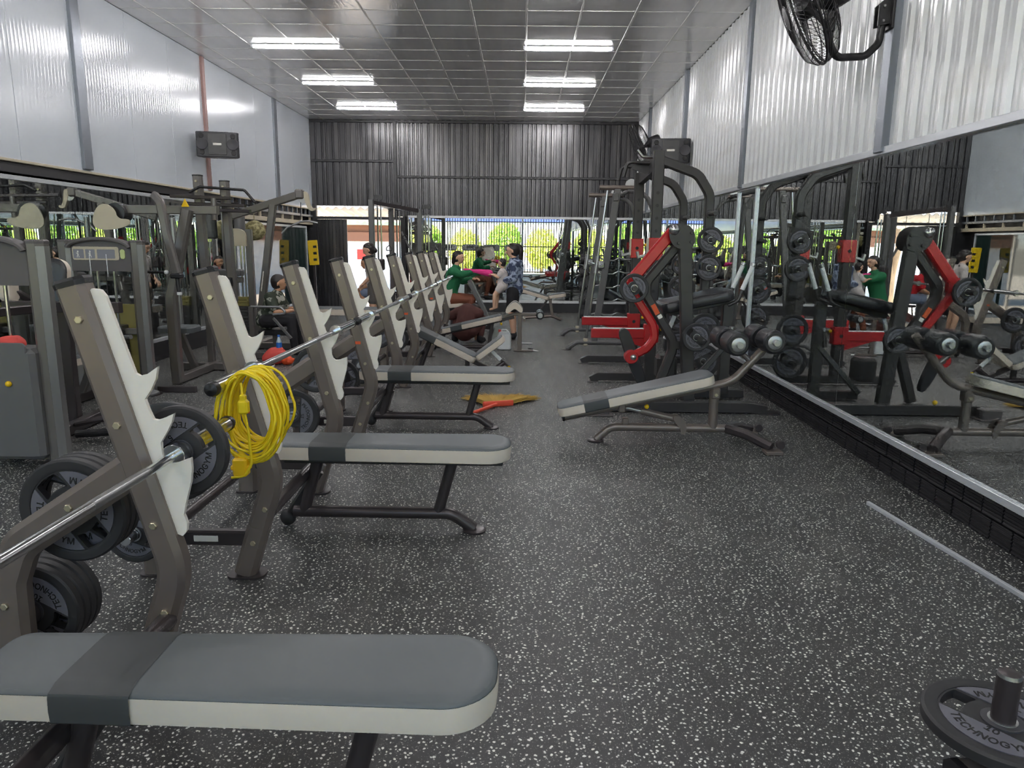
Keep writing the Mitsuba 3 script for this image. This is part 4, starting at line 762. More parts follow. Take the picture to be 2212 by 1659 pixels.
# ---------------------------------------------------------------- left side machines
def tower(o, x, y, w=.34, h=1.47, lower=None, stack=11, card=True):
    """weight tower that faces the camera side: two posts, arched shroud with a placard, guide rods and weight blocks"""
    for s in (-1, 1):
        o.p('post', bar([(x+s*w, y, .02), (x+s*w, y, h)], .125, .125, (1, 0, 0), c=.036), 'machine_grey', 40); o.p('post_cap', sweep([(x+s*w, y, h-.004), (x+s*w, y, h+.012), (x+s*w, y, h+.022)], octo(.13, .13, .037), (1, 0, 0), scale=[1, 1, .86]), 'plastic_grey')
        o.p('post_strip', prism([(x+s*w+.030, y-.0655), (x+s*w+.0655, y-.030), (x+s*w+.0655, y+.024), (x+s*w+.058, y+.024), (x+s*w+.058, y-.026), (x+s*w+.028, y-.056)], .03, h-.02), 'brushed_steel'); o.p('post_foot', xf(prism(rrect(.2, .16, .04), 0, .02), at(x+s*w, y, 0)), 'frame_dark')
    arc = [(x-w+.05, 1.20), (x+w-.05, 1.20)]+[(x+(w-.05)*math.cos(t), h-.055+.075*math.sin(t)) for t in np.linspace(.05, math.pi-.05, 14)]
    o.p('shroud', prism(arc, -.035, .035, XZ(y)), 'plastic_grey', 30)
    rim = [(x+(w-.05)*math.cos(t), y-.03, h-.05+.08*math.sin(t)) for t in np.linspace(0, math.pi, 18)]
    o.p('shroud_rim', sweep(rim, octo(.10, .035, .01), (0, 1, 0)), 'plastic_grey', 40)
    if card:
        o.p('placard_frame', xf(layers(rrect(.44, .125, .02), [(0, 0), (.004, 0), (.006, .003)]), frame((x-.04, y-.035, 1.365), (0, -1, 0), (1, 0, 0))), 'beige_trim')
        for px_, pw in ((-.17, .10), (-.06, .09), (.09, .17)): o.p('placard', xf(layers(rrect(pw, .085, .004), [(.0062, 0), (.0072, .001)]), frame((x-.04+px_+.01, y-.035, 1.36), (0, -1, 0), (1, 0, 0))), 'placard_grey', False)
        for px_ in (-.165, -.05):
            fig = join(ball((0, .022, 0), .008, (1, 1, .1), 1), *[xf(cbox(-.003, .003, a, b, 0, .0006, .0001), rotz(r)) for a, b, r in ((-.005, .015, 0), (-.035, -.004, 15), (-.035, -.004, -20), (-.002, .02, 60))])
            o.p('placard_figure', xf(fig, frame((x-.04+px_, y-.0425, 1.36), (0, -1, 0), (1, 0, 0))), 'sticker_white', False)
        o.p('placard_label', xf(layers(rrect(.045, .09, .02), [(0, 0), (.006, 0), (.008, .003)]), frame((x+.215, y-.035, 1.36), (0, -1, 0), (1, 0, 0))), 'label_green')
    for dx in (-.13, .13): o.p('guide_rod', cyl((x+dx*.62, y+.03, .1), (x+dx*.62, y+.03, 1.22), .012), 'chrome')
    for dx in (-.10, .06): o.p('pin_cord', cyl((x+dx, y-.04, 1.16), (x+dx, y-.04, 1.36), .004, 8), 'white_plastic'); o.p('pin', cyl((x+dx, y-.04, 1.145), (x+dx, y-.04, 1.175), .009, 10), 'brushed_steel')
    o.p('cable', cyl((x, y+.03, .75), (x, y+.03, 1.25), .005, 8), 'ink_black')
    for i in range(stack): o.p('weight_block', cbox(x-.14, x+.14, y-.03, y+.09, .17+.047*i, .213+.047*i, .004), 'black_powder', False)
    o.p('base_beam', bar([(x-w, y, .08), (x+w, y, .08)], .08, .08), 'machine_grey')
    if lower: o.p('lower_shroud', xf(layers(rrect(2*w-.14, lower[1], .03), [(0, .01), (.012, 0), (.02, .006)]), frame((x, y+lower[0], .08+lower[1]/2), (0, -1, 0), (1, 0, 0))), lower[2], 40)
# nearest machine at the left edge
k = thing('leg_press_machine', 'weight machine cut by the left edge, with a grey lower shroud and bronze post', 'exercise machine'); o = One(k)
tower(o, -3.44, 4.62, lower=(-.10, .76, 'shroud_grey'), card=False); o.p('side_shroud', cbox(-3.75, -3.13, 4.50, 4.74, .06, .80, .03), 'shroud_grey', 30)
o.p('knob', ball((-3.30, 4.49, .575), .019), 'knob_yellow', True); o.p('cross_beam', bar([(-3.60, 4.72, 1.0), (-3.60, 5.6, .98), (-3.55, 6.0, .92)], .06, .07, (0, 0, 1)), 'frame_dark'); o.p('cross_beam', bar([(-3.85, 5.3, 1.0), (-2.98, 5.3, 1.0)], .06, .08), 'frame_dark'); o.p('handle', cyl((-3.35, 5.22, 1.03), (-3.05, 5.22, 1.03), .017), 'chrome')
o.p('upright', bar([(-3.60, 5.6, .98), (-3.60, 5.6, .05)], .07, .08), 'frame_dark'); o.p('base_rail', bar([(-3.45, 4.7, .05), (-3.55, 6.15, .05)], .08, .08, (0, 0, 1)), 'frame_dark')
pad(o, 'backrest', outline(-.28, .28, .24, .26, .08, .1), .07, frame((-3.93, 6.05, 1.05), (0, -1, .12), (0, .12, 1)), top='vinyl_black'); pad(o, 'roller_pad', outline(-.17, .17, .12, .12, .05, .05), .09, frame((-4.10, 5.78, 1.16), (-1, 0, 0), (0, 0, 1)), top='vinyl_black', sidem='pad_beige'); o.p('pad_post', bar([(-3.93, 6.11, 1.2), (-3.93, 6.14, .06)], .06, .06), 'frame_dark'); o.p('pad_post', bar([(-4.15, 5.78, 1.1), (-3.95, 6.1, .85)], .05, .05), 'frame_dark')
o.p('foot_plate', xf(lathe([(0, 0), (.17, 0), (.175, .012), (.16, .022), (0, .024)], n=28), at(-3.22, 5.85, .20, 8)), 'shroud_grey', 40); o.p('foot_post', bar([(-3.22, 5.85, .2), (-3.30, 5.85, .03)], .05, .05), 'frame_dark'); o.p('step_tube', tube([(-3.45, 5.35, .09), (-3.0, 5.55, .15)], .026), 'frame_dark'); o.p('step_tube', tube([(-3.35, 5.2, .05), (-2.95, 5.25, .07)], .03), 'rubber_black')
k2 = thing('draped_cloth', 'red cloth lying on the grey shroud at the left edge', 'cloth'); V, F = ball((-3.33, 4.60, .80), .085, (1.1, .8, 1.0), 3); V[:, 2] = np.where(V[:, 2] < .812, .812, V[:, 2]); V += (meshkit.fbm(V*9., 3)-.5)[:, None]*np.array([.05, .05, .06]); V[:, 2] = np.maximum(V[:, 2], .803); part(k2, 'fold', (V, F), 'cloth_coral', 50)
# second machine with placard
k = thing('shoulder_press_machine', 'weight machine with a light framed placard between two bronze posts', 'exercise machine'); o = One(k)
tower(o, -3.98, 6.85, lower=(.12, .80, 'olive_panel'))
pad(o, 'seat', outline(-.2, .2, .28, .32, .06, .08), .07, at(-4.12, 6.22, .39)); o.p('seat_post', bar([(-4.12, 6.22, .39), (-4.12, 6.28, .05)], .07, .08), 'machine_grey'); o.p('base_rail', bar([(-4.1, 6.0, .05), (-4.1, 6.8, .05)], .08, .08, (0, 0, 1)), 'frame_dark'); o.p('handle', tube([(-3.75, 6.35, .62), (-3.42, 6.2, .66)], .02), 'brushed_steel'); o.p('arm', bar([(-3.75, 6.35, .62), (-3.95, 6.5, .40), (-4.1, 6.5, .08)], .05, .06), 'machine_grey')
o.p('cross_beam', bar([(-4.3, 6.9, .62), (-3.62, 6.9, .62)], .05, .06), 'machine_grey')
k = thing('water_bottle', 'clear water bottle with blue cap on the beige seat at the left', 'bottle'); part(k, 'body', lathe([(0, 0), (.032, 0), (.034, .02), (.034, .15), (.014, .20), (.012, .215), (0, .215)], (-4.12, 6.17, .472)), 'bottle_clear', 40); part(k, 'cap', cyl((-4.12, 6.17, .687), (-4.12, 6.17, .71), .016), 'blue_plastic'); part(k, 'label', lathe([(.0345, .06), (.0345, .12)], (-4.12, 6.17, .472)), 'blue_plastic', 40)
# chest fly machine
k = thing('chest_fly_machine', 'tall chest fly machine with overhead arms and hanging handles', 'exercise machine'); o = One(k)
o.p('mast', bar([(-3.62, 7.4, .03), (-3.62, 7.4, .92), (-3.41, 7.45, 1.80)], .10, .11, c=.02), 'machine_grey', 40); o.p('top_beam', bar([(-4.1, 7.5, 1.80), (-3.12, 7.5, 1.80)], .08, .085), 'machine_grey')
o.p('swing_arm', bar([(-3.66, 7.3, 1.93), (-3.56, 7.2, 1.86), (-3.52, 7.2, 1.55), (-3.45, 7.2, 1.17)], .07, .08, fr=.06, c=.016), 'machine_grey', 40); o.p('arm_end', cbox(-3.50, -3.40, 7.15, 7.25, 1.12, 1.17, .01), 'plastic_black'); o.p('handle', cyl((-3.45, 7.2, 1.12), (-3.44, 7.2, .98), .02), 'plastic_black'); o.p('handle_cap', cyl((-3.44, 7.2, .985), (-3.44, 7.2, .955), .024), 'white_plastic')
o.p('side_peg', cyl((-3.78, 7.2, 1.18), (-3.56, 7.2, 1.18), .014), 'plastic_black')
for x in (-3.79, -3.555): o.p('peg_ball', ball((x, 7.2, 1.18), .022), 'white_plastic', True)
o.p('warning_sticker', prism([(-3.47, 1.83), (-3.39, 1.83), (-3.43, 1.91)], -.003, .003, XZ(7.45)), 'knob_yellow', False)
for x, z0, z1, y in ((-3.66, .85, 2.21, 8.35), (-3.36, .80, 2.15, 8.35)):
    o.p('front_mast', bar([(x, y, z0), (x-.02, y, z1)], .085, .10, c=.02), 'machine_grey', 40); o.p('mast_cap', sweep([(x-.02, y, z1-.002), (x-.02, y, z1+.012)], octo(.09, .105, .02), (0, 1, 0)), 'plastic_black')
    for z in (z1-.06, z1-.17): o.p('bolt', cyl((x-.02, y-.05, z), (x-.02, y-.06, z), .014, 6), 'bolt_steel')
    o.p('grip', cyl((x, y-.07, .98), (x, y-.07, 1.08), .03), 'plastic_black')
for z, xa, xb in ((1.98, -3.95, -3.25), (1.90, -3.8, -3.1), (1.84, -3.75, -3.05)): o.p('overhead_arm', bar([(xa, 8.25, z), (xb, 8.2, z-.02)], .06, .035), 'frame_dark')
o.p('cam', cyl((-3.45, 8.2, 1.96), (-3.45, 8.2, 1.72), .035), 'machine_grey'); o.p('cam_plate', prism(chaikin([(-4.35, 1.62), (-4.30, 1.80), (-4.20, 1.86), (-4.10, 1.80), (-4.08, 1.70), (-3.95, 1.70), (-3.96, 1.63), (-4.2, 1.58)], 2), -.006, .006, XZ(7.35)), 'beige_trim'); o.p('cam_pad', cyl((-4.13, 7.40, 1.76), (-4.13, 7.56, 1.76), .10), 'vinyl_black')
o.p('support_pole', cyl((-4.06, 8.5, .02), (-4.08, 8.5, 1.75), .03), 'brushed_steel'); o.p('pole_foot', lathe([(0, 0), (.09, 0), (.09, .012), (0, .018)], (-4.06, 8.5, 0)), 'frame_dark'); o.p('pole_clamp', cbox(-4.14, -3.66, 7.95, 8.03, .82, .90, .01), 'frame_dark') if False else None
o.p('base_rail', bar([(-4.1, 8.25, .05), (-3.25, 8.25, .05)], .08, .08), 'machine_grey'); o.p('base_rail', bar([(-3.62, 7.35, .05), (-3.62, 8.4, .05)], .08, .08, (0, 0, 1)), 'machine_grey'); o.p('base_rail', bar([(-4.0, 7.0, .03), (-3.25, 7.0, .03)], .05, .06), 'frame_dark')
o.p('front_post', bar([(-3.36, 8.35, .05), (-3.36, 8.35, .85)], .07, .07), 'machine_grey'); o.p('front_post', bar([(-3.66, 8.35, .05), (-3.66, 8.35, .9)], .07, .07), 'machine_grey')
o.p('seat', xf(layers(outline(-.2, .2, .3, .32, .06, .08), [(0, .006), (.01, 0), (.055, 0), (.07, .014)]), at(-3.85, 8.0, .48)), 'pad_grey', 40); o.p('seat_post', bar([(-3.85, 8.0, .48), (-3.75, 8.1, .05)], .06, .07), 'machine_grey')
curl = [(-3.72, 8.2, 2.02), (-3.60, 8.2, 2.08), (-3.1, 8.2, 2.05), (-2.99, 8.2, 1.92)]
solo('lat_bar', tube(curl, .015, .05), 'plastic_black', 'black bent pulldown bar resting on top of the chest fly machine', 'pulldown bar', smooth=40)
# lat pulldown machine
k = thing('lat_pulldown_machine', 'lat pulldown machine with a long grey boom and leaning post', 'exercise machine'); o = One(k); y = 10.0
o.p('boom', bar([(-4.10, y+.1, 1.80), (-3.02, y, 2.125)], .075, .10, c=.012), 'machine_grey'); o.p('leaning_post', bar([(-3.40, y, 1.98), (-3.72, y, .06)], .08, .095, c=.012), 'machine_grey'); o.p('boom_cap', cbox(-3.09, -2.97, y-.045, y+.045, 2.06, 2.19, .02), 'machine_grey')
o.p('pulley', lathe([(0, -.014), (.075, -.014), (.065, 0), (.075, .014), (0, .014)], (-2.98, y, 2.08), (0, 1, 0), 24), 'brushed_steel'); o.p('pulley_guard', prism(chaikin([(-2.99, 2.17), (-2.91, 2.15), (-2.90, 2.02), (-2.86, 1.93), (-2.82, 1.95), (-2.83, 1.91), (-2.90, 1.90), (-2.95, 2.0)], 2), -.02, .02, XZ(y)), 'beige_trim')
o.p('cable', cyl((-3.02, y, 2.02), (-3.03, y, 1.78), .005, 8), 'ink_black'); o.p('carabiner', lathe([(.012, -.004), (.02, 0), (.012, .004)], (-3.03, y, 1.765), (0, 1, 0), 14), 'chrome')
o.p('logo_strip', xf(cbox(-.008, .008, -.001, .001, -.14, .14, .0003), frame((-3.588, y-.045, .95), (.165, 0, .986), (.986, 0, -.165)) @ np.diag([1., 1, 1, 1])), 'sticker_white', False)
tower_o = o; o.p('stack_post', bar([(-4.32, 10.6, .03), (-4.32, 10.6, 1.72)], .08, .09), 'machine_grey'); o.p('stack_post', bar([(-3.98, 10.6, .03), (-3.98, 10.6, 1.66)], .08, .09), 'machine_grey')
arc = [(-4.30, 1.42), (-4.0, 1.42)]+[(-4.15+.15*math.cos(t), 1.58+.09*math.sin(t)) for t in np.linspace(0, math.pi, 10)]; o.p('stack_shroud', prism(arc, -.03, .03, XZ(10.55)), 'beige_trim')
for x in (-4.24, -4.18, -4.10, -4.05): o.p('guide_rod', cyl((x, 10.56, .1), (x, 10.56, 1.5), .012, 10), 'chrome')
for i in range(12): o.p('weight_block', cbox(-4.28, -4.02, 10.5, 10.62, .14+.046*i, .18+.046*i, .004), 'black_powder' if i < 9 else 'olive_panel', False)
o.p('thigh_pad', xf(layers(outline(-.22, .22, .18, .18, .05, .05), [(0, .01), (.012, 0), (.07, 0), (.085, .015)]), at(-3.82, 9.3, 1.05)), 'shroud_grey', 40); o.p('thigh_beam', bar([(-3.98, 9.3, 1.0), (-3.6, 9.3, 1.0)], .06, .07), 'machine_grey'); o.p('thigh_post', bar([(-3.98, 9.3, 1.0), (-3.98, 9.9, .9), (-3.98, 9.95, .05)], .06, .07, (1, 0, 0)), 'machine_grey')
o.p('base_rail', bar([(-4.15, y, .05), (-3.15, y, .05)], .08, .08), 'machine_grey'); o.p('base_rail', bar([(-3.72, 9.2, .05), (-3.72, 10.6, .05)], .08, .08, (0, 0, 1)), 'machine_grey'); o.p('base_rail', bar([(-3.45, 9.1, .05), (-2.95, 9.1, .05)], .07, .08), 'machine_grey')
o.p('seat', xf(layers(outline(-.2, .2, .3, .3, .06, .06), [(0, .006), (.01, 0), (.055, 0), (.07, .014)]), at(-3.32, 9.62, .26)), 'vinyl_black', 40); o.p('seat_post', bar([(-3.32, 9.62, .26), (-3.32, 9.62, .05)], .07, .08), 'machine_grey')
o.p('side_handle', tube([(-3.5, 9.25, .66), (-3.12, 9.25, .66), (-3.03, 9.25, .58), (-3.22, 9.25, .56)], .016, .03), 'brushed_steel', 40); o.p('side_post', bar([(-3.5, 9.25, .66), (-3.5, 9.25, .05)], .05, .06), 'machine_grey'); o.p('foot_rest', bar([(-3.2, 9.2, .52), (-2.98, 9.2, .26)], .035, .035), 'shroud_grey')
solo('lat_bar', tube([(-3.30, y, 1.60), (-3.22, y, 1.68), (-3.03, y, 1.76), (-2.92, y, 1.77), (-2.80, y, 1.745)], .014, .03), 'brushed_steel', 'steel pulldown bar hanging from the boom of the lat machine', 'pulldown bar', smooth=40)
# bag with bottle, hanging ball and punching bag, yellow sign
k = thing('shopping_bag', 'crumpled red plastic bag on the floor behind the second bench press', 'bag'); V, F = ball((-3.02, 8.72, .10), .125, (1.2, .9, .85), 3); V += (meshkit.fbm(V*11., 3)-.5)[:, None]*np.array([.09, .09, .09]); V[:, 2] = np.maximum(V[:, 2], .004); part(k, 'body', (V, F), 'cloth_coral', 60); V, F = ball((-2.87, 8.68, .06), .07, (1.1, .9, .85), 2); V += (meshkit.fbm(V*17., 3)-.5)[:, None]*.05; V[:, 2] = np.maximum(V[:, 2], .004); part(k, 'fold', (V, F), 'orange_cloth', 60)
k = thing('water_bottle', 'water bottle with blue label standing in the red bag', 'bottle'); part(k, 'body', lathe([(0, 0), (.032, 0), (.034, .02), (.034, .17), (.014, .22), (.012, .235), (0, .235)], (-3.0, 8.78, .10)), 'bottle_clear', 40); part(k, 'cap', cyl((-3.0, 8.78, .335), (-3.0, 8.78, .358), .017), 'blue_plastic'); part(k, 'label', lathe([(.0348, .10), (.0348, .165)], (-3.0, 8.78, .10)), 'blue_plastic', 40)
k = thing('hanging_ball', 'round burlap textured ball hanging before the left wall', 'ball'); V, F = ball((-4.33, 11.8, 1.66), .165, (1, 1, .97), 3); V += (meshkit.fbm(V*22., 3)-.5)[:, None]*.02; part(k, 'ball', (V, F), 'burlap', True); part(k, 'rope', cyl((-4.33, 11.8, 1.81), (-4.33, 11.8, 2.06), .006, 8), 'burlap'); part(k, 'bracket', bar([(-4.32, 11.8, 2.06), (-4.58, 11.8, 2.06)], .03, .02), 'plastic_black')
k = thing('punching_bag', 'short grey cylinder bag hanging beside the burlap ball', 'punching bag'); part(k, 'body', cyl((-4.36, 11.25, 1.52), (-4.36, 11.25, 1.90), .085, 24, .02), 'shroud_grey'); part(k, 'strap', cyl((-4.36, 11.25, 1.89), (-4.36, 11.25, 2.06), .012, 8), 'plastic_black'); part(k, 'bracket', bar([(-4.35, 11.25, 2.06), (-4.58, 11.25, 2.06)], .03, .02), 'plastic_black')
# yellow stand with black holes near the left mirror
k = thing('yellow_sign', 'yellow perforated panel standing by the black door', 'sign'); x0 = -4.28; part(k, 'panel', xf(layers(rrect(.20, .50, .015), [(0, .003), (.006, 0), (.02, 0), (.026, .003)]), frame((x0, 14.9, 1.27), (0, -1, 0), (1, .0, .05))), 'yellow_panel'); part(k, 'stand', bar([(x0, 14.93, 1.05), (x0, 14.93, .02)], .04, .05), 'frame_dark'); part(k, 'foot', cbox(x0-.15, x0+.15, 14.78, 15.1, 0, .02, .005), 'frame_dark')
for i in range(3): part(k, 'hole', xf(layers(rrect(.07, .05, .008), [(.026, 0), (.0275, .001)]), frame((x0+.035, 14.9, 1.13+.13*i), (0, -1, 0), (1, 0, .05))), 'ink_black', False)
# cable station in the far left corner
k = thing('cable_station', 'tall grey cable crossover station by the far doorway', 'exercise machine'); o = One(k); y = 13.2
for x, yy, h in ((-2.72, 13.2, 2.24), (-1.95, 13.9, 2.12), (-2.72, 15.2, 2.24)):
    o.p('upright', bar([(x, yy, .02), (x, yy, h)], .09, .12, (1, 0, 0), c=.012), 'shroud_grey'); o.p('foot', cbox(x-.16, x+.16, yy-.12, yy+.12, 0, .04, .01), 'frame_dark')
    for dx in (.11, .17): o.p('guide_rod', cyl((x+dx, yy, .1), (x+dx, yy, h-.1), .013, 10), 'chrome')
    for i in range(9): o.p('weight_block', cbox(x+.07, x+.21, yy-.11, yy+.11, .08+.045*i, .12+.045*i, .004), 'black_powder', False)
    o.p('cable', cyl((x+.14, yy-.14, .45), (x+.14, yy-.14, h), .004, 6), 'ink_black')
    for dx in (.10, .18): o.p('pulley', lathe([(0, -.012), (.045, -.012), (.038, 0), (.045, .012), (0, .012)], (x+dx, yy-.05, h+.04), (0, 1, 0), 18), 'plastic_black')
o.p('top_beam', bar([(-2.72, 13.2, 2.2), (-2.72, 15.2, 2.2)], .07, .09, (0, 0, 1)), 'shroud_grey'); o.p('top_beam', bar([(-2.72, 13.25, 2.2), (-1.95, 13.9, 2.08)], .07, .08, (0, 0, 1)), 'frame_dark')
for i, (x, yy, z) in enumerate(((-2.45, 13.4, 1.35), (-2.2, 13.7, 1.55), (-1.85, 13.75, 1.2))):
    o.p('cable', cyl((x, yy, z+.07), (x, yy, 2.1), .004, 6), 'ink_black'); o.p('grip_handle', sweep(fillet([(x-.05, yy, z), (x+.05, yy, z), (x+.05, yy, z+.05), (x, yy, z+.09), (x-.05, yy, z+.05), (x-.05, yy, z)], .015), circ(.007, 7)), 'plastic_black', True)
o.p('pulley_carriage', cbox(-2.0, -1.86, 13.74, 13.86, .95, 1.15, .02), 'frame_dark'); o.p('pulley_carriage', cbox(-2.62, -2.48, 13.02, 13.14, 1.0, 1.2, .02), 'frame_dark')
o.p('diagonal', bar([(-2.3, 13.9, 1.7), (-2.05, 13.9, 1.2), (-2.12, 13.9, .6)], .03, .035), 'shroud_grey')
# plinth of grey upholstery seen between the third and fourth posts
k = thing('upholstered_bench', 'low grey upholstered bench behind the bench presses', 'bench'); o = One(k); pad(o, 'pad', outline(-.6, .6, .4, .4, .06, .06), .10, at(-2.75, 11.4, .36)); 
for dx in (-.5, .5): o.p('leg', bar([(-2.75+dx, 11.4, .36), (-2.75+dx, 11.4, .02)], .3, .05), 'frame_dark')
# ---------------------------------------------------------------- people
def V3(*a): return np.array(a, float)
def hand(w, d, up, s=1., curl=.5, side=1):
    """palm, four bent fingers of unequal length and a thumb from the side of the palm"""
    d, up = nv(d), nv(up - nv(d)*np.dot(up, nv(d))); lat = np.cross(d, up)*side; B = []
    pe = w+d*.075*s; B.append((w, .022*s, w+d*.035*s, .024*s)); B += [(w+d*.03*s+lat*a*s, .016*s, pe+lat*a*s, .015*s) for a in (-.024, 0, .024)]
    for a, L in ((-.03, .055), (-.010, .068), (.010, .072), (.03, .062)):
        p0 = pe+lat*a*s; p1 = p0+(d*math.cos(curl*.6)-up*math.sin(curl*.6))*L*.55*s; p2 = p1+(d*math.cos(curl*1.6)-up*math.sin(curl*1.6))*L*.5*s
        B += [(p0, .0105*s, p1, .0095*s), (p1, .0095*s, p2, .008*s)]
    t0 = w+d*.025*s+lat*.026*s; t1 = t0+nv(d*.6+lat*.8-up*.2)*.04*s; t2 = t1+nv(d*.95+lat*.2-up*.3)*.03*s
    return B+[(t0, .013*s, t1, .011*s), (t1, .011*s, t2, .0095*s)]
def human(lab, J, yaw, loc, top, bottom, shoes, hair='short', skin='skin', sleeve=1., leg=1., s=1., hands=True, extra=None, barefoot=False, topw=.012):
    """J: joints of a figure that faces +x: pelvis, chest, neck, head, face direction, and for L / R shoulder, elbow, wrist, hip, knee, ankle, toe"""
    M = rotz(yaw, loc); k = thing('person', lab, 'person'); j = {n: V3(*p) for n, p in J.items()}
    lerp = lambda a, b, t: a+(b-a)*t
    torso = [(j['pelvis'], .125*s, j['waist'], .108*s), (j['waist'], .108*s, j['chest'], .122*s)] + [(j['chest'], .115*s, j[c+'sh'], .058*s) for c in 'LR'] + [(j['pelvis'], .115*s, j[c+'hip'], .085*s) for c in 'LR']
    neck = [(j['chest']+(j['neck']-j['chest'])*.6, .062*s, j['neck'], .047*s), (j['neck'], .047*s, lerp(j['neck'], j['head'], .6), .047*s)]
    f = nv(j['face']); hu = nv(j['head']-j['neck']); hu = nv(hu-f*np.dot(hu, f)); hl = np.cross(hu, f); h = j['head']; q = s
    head = [(h-f*.012*q+hu*.012*q, .086*q, h+f*.012*q+hu*.012*q, .080*q), (h+f*.02*q, .072*q, h+f*.038*q-hu*.055*q, .047*q), (h+f*.05*q-hu*.058*q, .03*q, h+f*.055*q-hu*.07*q, .026*q),
            (h+f*.078*q+hu*.005*q, .011*q, h+f*.098*q-hu*.026*q, .0135*q)] + [(h+hl*c*.078*q-hu*.005*q, .017*q, h+hl*c*.083*q-f*.008*q-hu*.03*q, .012*q) for c in (-1, 1)]
    arms, legs, hb = {}, {}, []
    for c in 'LR':
        arms[c] = [(j[c+'sh'], .050*s, j[c+'el'], .038*s), (j[c+'el'], .038*s, j[c+'wr'], .025*s)]
        legs[c] = [(j[c+'hip'], .088*s, j[c+'kn'], .055*s), (j[c+'kn'], .056*s, lerp(j[c+'kn'], j[c+'an'], .35), .052*s), (lerp(j[c+'kn'], j[c+'an'], .35), .052*s, j[c+'an'], .034*s), (j[c+'an'], .034*s, j[c+'an']-V3(0, 0, .03*s), .034*s), (j[c+'an']-V3(0, 0, .035*s), .03*s, j[c+'to'], .026*s)]
        d = nv(j[c+'wr']-j[c+'el']); hb += hand(j[c+'wr'], j.get(c+'hd', d), V3(0, 0, 1) if abs(d[2]) < .9 else V3(1, 0, 0), s, .7, 1 if c == 'L' else -1)
    body = torso+neck+head+arms['L']+arms['R']+legs['L']+legs['R']+hb
    part(k, 'body', xf(flesh(body, .014*max(s, .7), 5), M), skin, True)
    grow = lambda B, d: [(a, r+d, b, r2+d) for a, r, b, r2 in B]
    up = torso[:2]+[(j['chest'], .115*s, j[c+'sh'], .058*s) for c in 'LR']+[(j['chest'], .09*s, lerp(j['chest'], j['neck'], .75), .055*s)]
    for c in 'LR':
        A = arms[c]; up += [A[0]] if sleeve >= 1 else [(A[0][0], A[0][1], lerp(A[0][0], A[0][2], sleeve), .044*s)]
        if sleeve > 1: up.append((A[1][0], A[1][1], lerp(A[1][0], A[1][2], sleeve-1), A[1][3]+.004))
    part(k, 'shirt', xf(flesh(grow(up, topw), .02, 5), M), top, True)
    lo = [(j['pelvis'], .125*s, lerp(j['pelvis'], j['waist'], .45), .112*s)]+[(j['pelvis'], .115*s, j[c+'hip'], .088*s) for c in 'LR']
    for c in 'LR':
        L = legs[c]; lo += [L[0]] if leg >= 1 else [(L[0][0], L[0][1]+.004, lerp(L[0][0], L[0][2], leg), .078*s)]
        if leg > 1: lo += [L[1], (L[2][0], L[2][1], lerp(L[2][0], L[2][2], leg-1), .04*s)]
    part(k, 'trousers' if leg > 1 else 'shorts', xf(flesh(grow(lo, .010), .02, 5), M), bottom, True)
    if not barefoot:
        for c in 'LR': part(k, 'shoe', xf(flesh([(j[c+'an']-V3(0, 0, .005), .045*s, j[c+'an']-V3(0, 0, .03*s), .046*s), (j[c+'an']-V3(0, 0, .036*s), .043*s, j[c+'to'], .036*s)], .015, 4), M), shoes, True)
    for c in (-1, 1): part(k, 'eye', xf(ball(h+f*.081*q+hl*c*.031*q+hu*.012*q, .0085*q, (1, 1, 1), 1), M), 'eye_dark', True)
    part(k, 'mouth', xf(flesh([(h+f*.081*q-hu*.048*q-hl*.018*q, .007*q, h+f*.081*q-hu*.048*q+hl*.018*q, .007*q)], .008, 2), M), 'lip', True)
    H = [(h-f*.030*q+hu*.020*q, .090*q, h-f*.004*q+hu*.034*q, .079*q), (h-f*.03*q, .085*q, h-f*.03*q-hu*.03*q, .075*q), (h+f*.008*q+hu*.066*q, .030*q, h-f*.03*q+hu*.05*q, .062*q)]
    if hair == 'ponytail': H += [(h-f*.085*q+hu*.03*q, .045*q, h-f*.13*q-hu*.02*q, .045*q), (h-f*.13*q-hu*.02*q, .045*q, h-f*.12*q-hu*.16*q, .022*q)]
    if hair == 'bun': H += [(h-f*.075*q-hu*.025*q, .05*q, h-f*.095*q-hu*.055*q, .046*q)]
    if hair == 'tied': H += [(h-f*.06*q-hu*.03*q, .06*q, h-f*.07*q-hu*.10*q, .04*q)]
    part(k, 'hair', xf(flesh(H, .018, 4), M), 'hair_black', True)
    for nm, B, mt in (extra or []): part(k, nm, xf(flesh([(V3(*a), r, V3(*b), r2) for a, r, b, r2 in B], .02, 5), M), mt, True)
    return k
def both(d):
    out = {}
    for n, (x, y, z) in d.items(): out['L'+n] = (x, y, z); out['R'+n] = (x, -y, z)
    return out
# woman with a baby on her arm
J = dict(pelvis=(-.01, 0, .80), waist=(-.01, 0, .94), chest=(-.015, 0, 1.10), neck=(0, 0, 1.265), head=(.025, 0, 1.395), face=(1, .05, -.12), **both(dict(sh=(-.01, .15, 1.17), el=(-.02, .20, .96), wr=(.17, .13, .93), hip=(0, .08, .76), kn=(.02, .075, .43), an=(-.015, .075, .085), to=(.11, .085, .03))))
J.update(Rhd=(.6, .8, 0), Lhd=(.6, -.8, 0))
human('standing woman in a blue tie-dye hoodie and black shorts holding a baby', J, 176, (-.13, 11.4, 0), 'cloth_tiedye', 'cloth_black', 'cloth_black', 'ponytail', 'skin', 1.85, .78, 1., topw=.022,
      extra=[('hood', [((-.09, -.07, 1.20), .055, (-.09, .07, 1.20), .055), ((-.09, .0, 1.20), .06, (-.11, 0, 1.13), .05)], 'cloth_tiedye')])
b = .52
